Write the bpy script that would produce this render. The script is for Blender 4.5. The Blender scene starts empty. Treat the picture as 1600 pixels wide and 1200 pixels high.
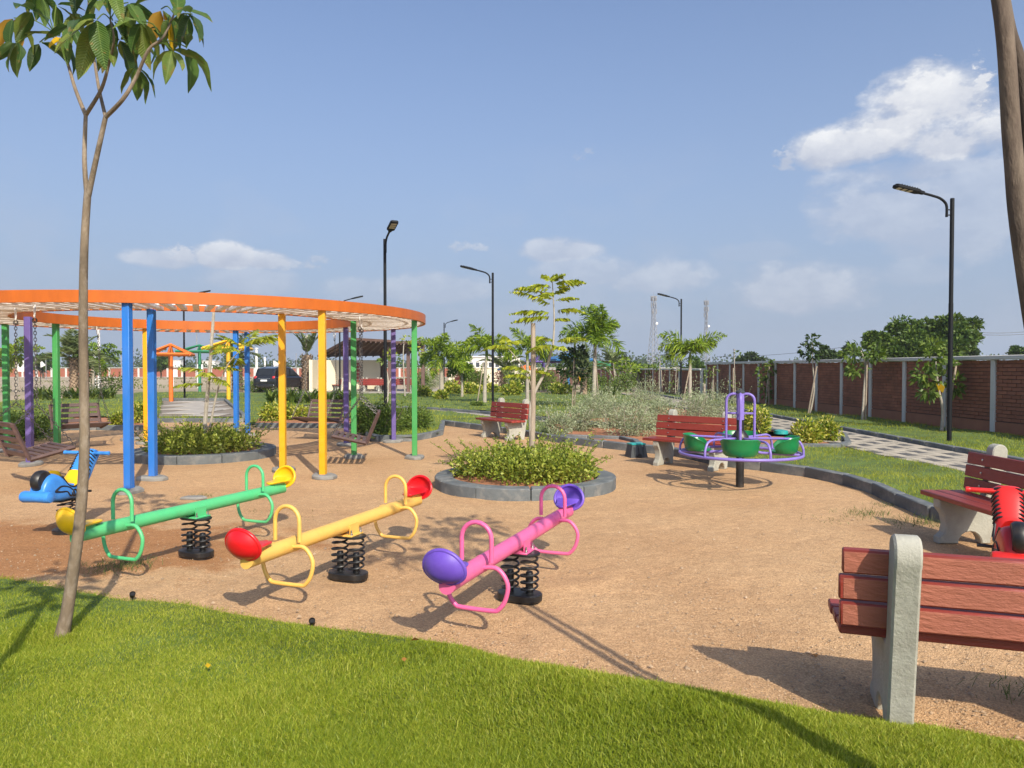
import bpy, math, random
import numpy as np
from mathutils import Vector, Matrix
from mathutils.geometry import tessellate_polygon
PI = math.pi
rad = math.radians
RN = random.Random(11)
NR = np.random.default_rng(5)
C = bpy.context.scene.collection
SC = bpy.context.scene

# ------------------------------------------------------------------ camera
F = 1150.0                 # focal length in pixels of the 1600 px wide frame
EYE = 1.65
PITCH = math.atan(25.0 / F)
cam = bpy.data.cameras.new('camera'); camo = bpy.data.objects.new('camera', cam); C.objects.link(camo)
cam.sensor_width = 36.0; cam.lens = 36.0 * F / 1600.0; cam.clip_start = 0.05; cam.clip_end = 6000
camo.location = (0, 0, EYE); camo.rotation_euler = (PI / 2 - PITCH, 0, 0)
SC.camera = camo

def ray(px, py):
    x = (px - 800) / F; v = (600 - py) / F
    cp, sp = math.cos(PITCH), math.sin(PITCH)
    return Vector((x, cp + v * sp, -sp + v * cp))
def G(px, py, h=0.0):
    d = ray(px, py); t = (h - EYE) / d.z
    return Vector((d.x * t, d.y * t, h))
def PZ(px, py, Y):
    d = ray(px, py); t = Y / d.y
    return Vector((d.x * t, Y, EYE + d.z * t))

# ------------------------------------------------------------------ light
SUN_EL = rad(37.0); SHX, SHY = -0.385, 0.923          # direction in which shadows fall
sunl = bpy.data.lights.new('sun', 'SUN'); sunl.energy = 4.9; sunl.angle = rad(0.55); sunl.color = (1.0, 0.915, 0.75)
suno = bpy.data.objects.new('sun', sunl); C.objects.link(suno)
ldir = Vector((SHX * math.cos(SUN_EL), SHY * math.cos(SUN_EL), -math.sin(SUN_EL)))
suno.rotation_euler = ldir.to_track_quat('-Z', 'Y').to_euler()
suno.location = (8, -20, 20)
SC.view_settings.view_transform = 'Standard'; SC.view_settings.look = 'None'
SC.view_settings.exposure = 0.18; SC.view_settings.gamma = 1.0
SC.view_settings.use_curve_mapping = False
SC.render.engine = 'CYCLES'
SC.cycles.max_bounces = 6; SC.cycles.transparent_max_bounces = 6
SC.cycles.volume_bounces = 0

W = bpy.data.worlds.new('World'); SC.world = W; W.use_nodes = True
def build_world():
    nt = W.node_tree; N = nt.nodes; L = nt.links; N.clear()
    def n(t, **k):
        o = N.new(t)
        for a, b in k.items(): setattr(o, a, b)
        return o
    def mth(op, a, b=None, c=None, clamp=False):
        o = n('ShaderNodeMath', operation=op); o.use_clamp = clamp
        for i, v in enumerate((a, b, c)):
            if v is None: continue
            if isinstance(v, (int, float)): o.inputs[i].default_value = v
            else: L.new(v, o.inputs[i])
        return o.outputs[0]
    out = n('ShaderNodeOutputWorld'); bg = n('ShaderNodeBackground')
    L.new(bg.outputs[0], out.inputs[0])
    sky = n('ShaderNodeTexSky', sky_type='NISHITA'); sky.sun_disc = False
    sky.sun_elevation = SUN_EL; sky.sun_rotation = math.atan2(-SHX, -SHY)
    sky.air_density = 1.0; sky.dust_density = 4.5; sky.ozone_density = 1.6; sky.altitude = 100
    tc = n('ShaderNodeTexCoord'); sep = n('ShaderNodeSeparateXYZ'); L.new(tc.outputs['Generated'], sep.inputs[0])
    x, y, z = sep.outputs
    el = mth('ARCSINE', z); az = mth('ARCTAN2', x, y)
    sc_ = n('ShaderNodeVectorMath', operation='MULTIPLY'); sc_.inputs[1].default_value = (1, 1, 1.7)
    L.new(tc.outputs['Generated'], sc_.inputs[0])
    def noise(scale, detail, rough, off=0.0, lac=2.0):
        t = n('ShaderNodeTexNoise'); t.inputs['Scale'].default_value = scale; t.inputs['Detail'].default_value = detail
        t.inputs['Roughness'].default_value = rough; t.inputs['Lacunarity'].default_value = lac
        ad = n('ShaderNodeVectorMath', operation='ADD'); ad.inputs[1].default_value = (off, off * .7, off * 1.3)
        L.new(sc_.outputs[0], ad.inputs[0]); L.new(ad.outputs[0], t.inputs['Vector'])
        return t.outputs['Fac']
    n1 = noise(9, 9, 0.58); n2 = noise(21, 8, 0.62, 4.3); n3 = noise(5.0, 6, .55, 9.1); n4 = noise(42, 6, .62, 2.2)
    mix12 = mth('ADD', mth('MULTIPLY', n1, .62), mth('MULTIPLY', n2, .38))
    # clouds: pixel centre, half sizes, strength
    blobs = [(1430, 178, 85, 58, 1.0), (1478, 172, 70, 48, .97), (1400, 205, 90, 40, .97), (1440, 150, 34, 42, 1.0), (1525, 170, 34, 56, .97), (1480, 215, 95, 42, .92), (1330, 232, 95, 30, .95), (1235, 248, 36, 18, .7),
             (1430, 268, 140, 20, .5), (1385, 330, 120, 52, .52), (1500, 330, 150, 75, .45), (1260, 452, 110, 40, .55), (1030, 437, 80, 28, .5),
             (255, 405, 55, 15, .62), (285, 397, 30, 15, .75), (355, 403, 50, 19, .8), (415, 408, 48, 15, .72), (470, 416, 38, 10, .55), (512, 407, 32, 9, .42),
             (880, 392, 58, 20, .62), (725, 386, 34, 10, .5), (914, 243, 20, 12, .5), (930, 425, 90, 22, .45), (680, 452, 80, 24, .42),
             (400, 440, 75, 22, .4), (560, 455, 60, 20, .3), (1430, 430, 60, 20, .25), (1180, 395, 60, 14, .2)]
    total = None; hsh = None
    for (px, py, rx, ry, s) in blobs:
        d = ray(px, py).normalized()
        a0 = math.atan2(d.x, d.y); e0 = math.asin(d.z); cosx = 1 / (1 + ((px - 800) / F) ** 2)
        du = mth('MULTIPLY', mth('SUBTRACT', az, a0), 1 / (rx / F * cosx))
        dv = mth('MULTIPLY', mth('SUBTRACT', el, e0), 1 / (ry / F))
        dvb = mth('MULTIPLY', mth('MINIMUM', dv, 0.0), 0.75)
        d2 = mth('ADD', mth('ADD', mth('MULTIPLY', du, du), mth('MULTIPLY', dv, dv)), mth('MULTIPLY', dvb, dvb))
        small = rx < 46
        m = mth('SUBTRACT', mth('ADD', 0.55 if small else 0.93, mth('MULTIPLY', mth('SUBTRACT', n4 if small else mix12, .5), 4.6 if small else 3.5)), mth('MULTIPLY', d2, 0.62))
        m = mth('MULTIPLY', mth('MULTIPLY', m, 1.75, clamp=True), s)
        h = mth('MULTIPLY', m, mth('MULTIPLY_ADD', dv, .5, .55, clamp=True))
        total = m if total is None else mth('MAXIMUM', total, m)
        hsh = h if hsh is None else mth('MAXIMUM', hsh, h)
    # thin broken cloud low round the whole horizon
    band = mth('MULTIPLY', mth('MULTIPLY', mth('SUBTRACT', el, rad(-1)), 12.0, clamp=True), mth('MULTIPLY', mth('SUBTRACT', rad(17), el), 5.5, clamp=True))
    low = mth('MULTIPLY', mth('MULTIPLY', mth('SUBTRACT', mth('ADD', mth('MULTIPLY', n3, .65), mth('MULTIPLY', n1, .35)), .50), 5.0, clamp=True), mth('MULTIPLY', band, .5))
    fac = mth('MAXIMUM', total, low, clamp=True)
    # sky colour: slight hazy lift
    hz = n('ShaderNodeMixRGB', blend_type='MIX')
    L.new(mth('POWER', mth('SUBTRACT', 1.0, mth('MULTIPLY', mth('ABSOLUTE', el), 1 / rad(52)), clamp=True), 2.0), hz.inputs[0])
    hzf = n('ShaderNodeMath', operation='MULTIPLY'); hzf.inputs[1].default_value = .95
    L.new(hz.inputs[0].links[0].from_socket, hzf.inputs[0]); L.new(hzf.outputs[0], hz.inputs[0])
    tint = n('ShaderNodeMixRGB', blend_type='MULTIPLY'); tint.inputs[0].default_value = 1; tint.inputs[2].default_value = (.90, 1.05, 1.30, 1)
    L.new(sky.outputs[0], tint.inputs[1])
    L.new(tint.outputs[0], hz.inputs[1]); hz.inputs[2].default_value = (2.75, 3.45, 4.65, 1)
    cc = n('ShaderNodeMixRGB'); cc.inputs[1].default_value = (3.7, 4.0, 4.8, 1); cc.inputs[2].default_value = (6.9, 6.95, 7.0, 1)
    sh = mth('ADD', mth('MULTIPLY', hsh, .86), mth('MULTIPLY', mth('SUBTRACT', n2, .56), 1.5), clamp=True)
    L.new(sh, cc.inputs[0])
    mx = n('ShaderNodeMixRGB'); L.new(fac, mx.inputs[0]); L.new(hz.outputs[0], mx.inputs[1]); L.new(cc.outputs[0], mx.inputs[2])
    L.new(mx.outputs[0], bg.inputs[0]); bg.inputs[1].default_value = 0.128
build_world()

# ------------------------------------------------------------------ materials
def _nodes(name):
    m = bpy.data.materials.new(name); m.use_nodes = True
    nt = m.node_tree; b = nt.nodes['Principled BSDF']
    return m, nt, b
def pm(name, rgb, rough=.55, var=.12, scale=6, bump=0.0, bscale=40, metal=0.0, dirt=None, dirt_amt=.0, dscale=3, spec=.5, stretch=None, coat=0, isl=0, chips=None):
    """painted / mineral surface: two-scale colour noise, optional stains, fine relief"""
    m, nt, b = _nodes(name); N, L = nt.nodes, nt.links
    tc = N.new('ShaderNodeTexCoord'); vec = tc.outputs['Object']
    if stretch:
        mp = N.new('ShaderNodeMapping'); mp.inputs['Scale'].default_value = stretch; L.new(vec, mp.inputs[0]); vec = mp.outputs[0]
    def nz(s, d=5, r=.6):
        t = N.new('ShaderNodeTexNoise'); t.inputs['Scale'].default_value = s; t.inputs['Detail'].default_value = d; t.inputs['Roughness'].default_value = r
        L.new(vec, t.inputs['Vector']); return t.outputs['Fac']
    r = N.new('ShaderNodeValToRGB'); L.new(nz(scale), r.inputs[0])
    r.color_ramp.elements[0].position = .3; r.color_ramp.elements[1].position = .7
    r.color_ramp.elements[0].color = tuple(max(0, c * (1 - var)) for c in rgb) + (1,)
    r.color_ramp.elements[1].color = tuple(min(1, c * (1 + var)) for c in rgb) + (1,)
    col = r.outputs[0]
    if dirt:
        r2 = N.new('ShaderNodeValToRGB'); L.new(nz(dscale, 8, .68), r2.inputs[0])
        r2.color_ramp.elements[0].position = .48; r2.color_ramp.elements[1].position = .68
        r2.color_ramp.elements[0].color = (0, 0, 0, 1); r2.color_ramp.elements[1].color = (dirt_amt,) * 3 + (1,)
        mx = N.new('ShaderNodeMixRGB'); L.new(r2.outputs[0], mx.inputs[0]); L.new(col, mx.inputs[1]); mx.inputs[2].default_value = tuple(dirt) + (1,)
        col = mx.outputs[0]
    if chips:
        r3 = N.new('ShaderNodeValToRGB'); L.new(nz(38, 3, .5), r3.inputs[0]); r3.color_ramp.elements[0].position = .66; r3.color_ramp.elements[1].position = .70
        r3.color_ramp.elements[0].color = (0, 0, 0, 1); r3.color_ramp.elements[1].color = (.8,) * 3 + (1,)
        r4 = N.new('ShaderNodeValToRGB'); L.new(nz(3.2, 6, .7), r4.inputs[0]); r4.color_ramp.elements[0].position = .50; r4.color_ramp.elements[1].position = .62
        mm = N.new('ShaderNodeMath'); mm.operation = 'MULTIPLY'; L.new(r3.outputs[0], mm.inputs[0]); L.new(r4.outputs[0], mm.inputs[1])
        mx = N.new('ShaderNodeMixRGB'); L.new(mm.outputs[0], mx.inputs[0]); L.new(col, mx.inputs[1]); mx.inputs[2].default_value = tuple(chips) + (1,); col = mx.outputs[0]
        r5 = N.new('ShaderNodeValToRGB'); L.new(nz(2.1, 7, .72), r5.inputs[0]); r5.color_ramp.elements[0].position = .42; r5.color_ramp.elements[1].position = .72
        r5.color_ramp.elements[0].color = (0, 0, 0, 1); r5.color_ramp.elements[1].color = (.13,) * 3 + (1,)
        mx = N.new('ShaderNodeMixRGB'); L.new(r5.outputs[0], mx.inputs[0]); L.new(col, mx.inputs[1]); mx.inputs[2].default_value = (.44, .33, .22, 1); col = mx.outputs[0]
    if isl:
        g = N.new('ShaderNodeNewGeometry'); oi = N.new('ShaderNodeObjectInfo')
        ad = N.new('ShaderNodeMath'); ad.operation = 'ADD'; L.new(g.outputs['Random Per Island'], ad.inputs[0]); L.new(oi.outputs['Random'], ad.inputs[1])
        fr = N.new('ShaderNodeMath'); fr.operation = 'FRACT'; L.new(ad.outputs[0], fr.inputs[0])
        mr = N.new('ShaderNodeMapRange'); L.new(fr.outputs[0], mr.inputs[0]); mr.inputs[3].default_value = 1 - isl; mr.inputs[4].default_value = 1 + isl
        hs = N.new('ShaderNodeHueSaturation'); L.new(mr.outputs[0], hs.inputs['Value']); L.new(col, hs.inputs['Color']); col = hs.outputs[0]
    L.new(col, b.inputs['Base Color'])
    b.inputs['Roughness'].default_value = rough; b.inputs['Metallic'].default_value = metal
    b.inputs['Specular IOR Level'].default_value = spec
    if coat: b.inputs['Coat Weight'].default_value = coat; b.inputs['Coat Roughness'].default_value = .15
    if bump:
        bp = N.new('ShaderNodeBump'); bp.inputs['Strength'].default_value = bump; bp.inputs['Distance'].default_value = .01
        L.new(nz(bscale, 4, .65), bp.inputs['Height']); L.new(bp.outputs[0], b.inputs['Normal'])
    return m
def leafmat(name, cols, rough=.5, trans=.28, spec=.35, big=0.0, bscale=.6):
    """foliage: colour differs from leaf to leaf, light passes through"""
    m, nt, b = _nodes(name); N, L = nt.nodes, nt.links
    g = N.new('ShaderNodeNewGeometry'); r = N.new('ShaderNodeValToRGB')
    oi = N.new('ShaderNodeObjectInfo')
    fac = g.outputs['Random Per Island']
    if big:
        tc = N.new('ShaderNodeTexCoord'); t = N.new('ShaderNodeTexNoise'); t.inputs['Scale'].default_value = bscale; t.inputs['Detail'].default_value = 4
        L.new(tc.outputs['Object'], t.inputs['Vector'])
        a = N.new('ShaderNodeMath'); a.operation = 'MULTIPLY_ADD'; L.new(t.outputs['Fac'], a.inputs[0]); a.inputs[1].default_value = big * 2.2; a.inputs[2].default_value = -big * 1.1
        a2 = N.new('ShaderNodeMath'); a2.operation = 'ADD'; a2.use_clamp = True
        a3 = N.new('ShaderNodeMath'); a3.operation = 'MULTIPLY_ADD'; L.new(fac, a3.inputs[0]); a3.inputs[1].default_value = 1 - big; a3.inputs[2].default_value = big * .5
        L.new(a3.outputs[0], a2.inputs[0]); L.new(a.outputs[0], a2.inputs[1]); fac = a2.outputs[0]
    ad = N.new('ShaderNodeMath'); ad.operation = 'MULTIPLY_ADD'; L.new(oi.outputs['Random'], ad.inputs[0]); ad.inputs[1].default_value = .1; L.new(fac, ad.inputs[2])
    L.new(ad.outputs[0], r.inputs[0])
    el = r.color_ramp.elements
    while len(el) < len(cols): el.new(.5)
    for i, c in enumerate(cols):
        el[i].position = i / (len(cols) - 1); el[i].color = tuple(c) + (1,)
    L.new(r.outputs[0], b.inputs['Base Color']); b.inputs['Roughness'].default_value = rough; b.inputs['Specular IOR Level'].default_value = spec
    tr = N.new('ShaderNodeBsdfTranslucent'); hs = N.new('ShaderNodeHueSaturation'); hs.inputs['Value'].default_value = 1.25; hs.inputs['Saturation'].default_value = 1.1
    L.new(r.outputs[0], hs.inputs['Color']); L.new(hs.outputs[0], tr.inputs[0])
    mx = N.new('ShaderNodeMixShader'); mx.inputs[0].default_value = trans
    L.new(b.outputs[0], mx.inputs[1]); L.new(tr.outputs[0], mx.inputs[2])
    L.new(mx.outputs[0], nt.nodes['Material Output'].inputs[0])
    return m

def bigleafmat(name, cols, edge):
    """large leaf: every leaf its own tone, pale midrib, raised side veins, browned blotches"""
    m, nt, b = _nodes(name); N, L = nt.nodes, nt.links
    def mth(op, a, b_=None, c=None):
        o = N.new('ShaderNodeMath'); o.operation = op
        for i, v in enumerate((a, b_, c)):
            if v is None: continue
            if isinstance(v, (int, float)): o.inputs[i].default_value = v
            else: L.new(v, o.inputs[i])
        return o.outputs[0]
    tc = N.new('ShaderNodeTexCoord'); sp = N.new('ShaderNodeSeparateXYZ'); L.new(tc.outputs['Object'], sp.inputs[0]); oi = N.new('ShaderNodeObjectInfo')
    ay = mth('ABSOLUTE', sp.outputs[1]); ph = mth('MULTIPLY', mth('SUBTRACT', sp.outputs[0], mth('MULTIPLY', ay, .9)), 62)
    vein = mth('POWER', mth('ABSOLUTE', mth('COSINE', ph)), 8.0)
    rib = mth('LESS_THAN', ay, .012)
    t = N.new('ShaderNodeTexNoise'); t.inputs['Scale'].default_value = 5; t.inputs['Detail'].default_value = 5
    off = N.new('ShaderNodeVectorMath'); off.operation = 'ADD'; L.new(tc.outputs['Object'], off.inputs[0]); L.new(mth('MULTIPLY', oi.outputs['Random'], 37), off.inputs[1]); L.new(off.outputs[0], t.inputs['Vector'])
    r = N.new('ShaderNodeValToRGB'); e = r.color_ramp.elements
    while len(e) < len(cols): e.new(.5)
    for i, c in enumerate(cols): e[i].position = i / (len(cols) - 1); e[i].color = tuple(c) + (1,)
    L.new(mth('MULTIPLY_ADD', mth('SUBTRACT', t.outputs['Fac'], .5), .7, oi.outputs['Random']), r.inputs[0])
    mx = N.new('ShaderNodeMixRGB'); mx.blend_type = 'SCREEN'; L.new(mth('MULTIPLY', mth('MAXIMUM', rib, mth('MULTIPLY', vein, .45)), .35), mx.inputs[0]); L.new(r.outputs[0], mx.inputs[1]); mx.inputs[2].default_value = (.20, .26, .08, 1)
    br = N.new('ShaderNodeMixRGB'); L.new(mth('MULTIPLY', mth('GREATER_THAN', mth('ADD', t.outputs['Fac'], mth('MULTIPLY', sp.outputs[0], .13)), .71), .8), br.inputs[0]); L.new(mx.outputs[0], br.inputs[1]); br.inputs[2].default_value = tuple(edge) + (1,)
    L.new(br.outputs[0], b.inputs['Base Color']); b.inputs['Roughness'].default_value = .45; b.inputs['Specular IOR Level'].default_value = .4
    bp = N.new('ShaderNodeBump'); bp.inputs['Strength'].default_value = .5; bp.inputs['Distance'].default_value = .02; L.new(mth('ADD', vein, mth('MULTIPLY', rib, -1.5)), bp.inputs['Height']); L.new(bp.outputs[0], b.inputs['Normal'])
    tr = N.new('ShaderNodeBsdfTranslucent'); L.new(br.outputs[0], tr.inputs[0]); ms = N.new('ShaderNodeMixShader'); ms.inputs[0].default_value = .3
    L.new(b.outputs[0], ms.inputs[1]); L.new(tr.outputs[0], ms.inputs[2]); L.new(ms.outputs[0], nt.nodes['Material Output'].inputs[0])
    return m

def sandmat():
    m, nt, b = _nodes('coarse_sand'); N, L = nt.nodes, nt.links
    tc = N.new('ShaderNodeTexCoord'); vec = tc.outputs['Object']
    def nz(s, d=5, r=.6):
        t = N.new('ShaderNodeTexNoise'); t.inputs['Scale'].default_value = s; t.inputs['Detail'].default_value = d; t.inputs['Roughness'].default_value = r
        L.new(vec, t.inputs['Vector']); return t.outputs['Fac']
    def ramp(f, a, b_, p0, p1):
        r = N.new('ShaderNodeValToRGB'); L.new(f, r.inputs[0]); e = r.color_ramp.elements
        e[0].position = p0; e[1].position = p1; e[0].color = a + (1,); e[1].color = b_ + (1,); return r.outputs[0]
    grain = N.new('ShaderNodeTexVoronoi'); grain.inputs['Scale'].default_value = 130; L.new(vec, grain.inputs['Vector'])
    g2 = N.new('ShaderNodeTexVoronoi'); g2.inputs['Scale'].default_value = 60; L.new(vec, g2.inputs['Vector'])
    sepc = N.new('ShaderNodeSeparateColor'); L.new(grain.outputs['Color'], sepc.inputs[0])
    base = ramp(nz(.55, 6), (.462, .280, .146), (.545, .352, .192), .34, .66)
    gr = ramp(sepc.outputs[0], (.68, .64, .60), (1.28, 1.30, 1.32), .05, .95)
    mul = N.new('ShaderNodeMixRGB'); mul.blend_type = 'MULTIPLY'; mul.inputs[0].default_value = .8; L.new(base, mul.inputs[1]); L.new(gr, mul.inputs[2])
    md = ramp(nz(9, 6, .7), (.86, .85, .84), (1.1, 1.1, 1.1), .3, .7)
    mul2 = N.new('ShaderNodeMixRGB'); mul2.blend_type = 'MULTIPLY'; mul2.inputs[0].default_value = 1; L.new(mul.outputs[0], mul2.inputs[1]); L.new(md, mul2.inputs[2])
    # damp reddish earth worn in beneath the green seesaw
    sp = N.new('ShaderNodeVectorMath'); sp.operation = 'SUBTRACT'; sp.inputs[1].default_value = (-4.5, 6.75, 0); L.new(vec, sp.inputs[0])
    sp2 = N.new('ShaderNodeVectorMath'); sp2.operation = 'MULTIPLY'; sp2.inputs[1].default_value = (.36, .80, 0); L.new(sp.outputs[0], sp2.inputs[0])
    ln = N.new('ShaderNodeVectorMath'); ln.operation = 'LENGTH'; L.new(sp2.outputs[0], ln.inputs[0])
    a = N.new('ShaderNodeMath'); a.operation = 'MULTIPLY_ADD'; L.new(nz(1.3, 7, .66), a.inputs[0]); a.inputs[1].default_value = -1.6; L.new(ln.outputs['Value'], a.inputs[2])
    wet = ramp(a.outputs[0], (.85, .85, .85), (0, 0, 0), -.22, .22)
    mx = N.new('ShaderNodeMixRGB'); L.new(wet, mx.inputs[0]); L.new(mul2.outputs[0], mx.inputs[1])
    wm = N.new('ShaderNodeMixRGB'); wm.blend_type = 'MULTIPLY'; wm.inputs[0].default_value = 1; wm.inputs[2].default_value = (.70, .52, .40, 1); L.new(mul2.outputs[0], wm.inputs[1])
    L.new(wm.outputs[0], mx.inputs[2])
    L.new(mx.outputs[0], b.inputs['Base Color']); b.inputs['Roughness'].default_value = .95; b.inputs['Specular IOR Level'].default_value = .15
    b1 = N.new('ShaderNodeBump'); b1.inputs['Strength'].default_value = .55; b1.inputs['Distance'].default_value = .008; L.new(grain.outputs['Distance'], b1.inputs['Height'])
    b2 = N.new('ShaderNodeBump'); b2.inputs['Strength'].default_value = .55; b2.inputs['Distance'].default_value = .05; L.new(nz(3.5, 8, .65), b2.inputs['Height']); L.new(b1.outputs[0], b2.inputs['Normal'])
    L.new(b2.outputs[0], b.inputs['Normal'])
    return m

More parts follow.
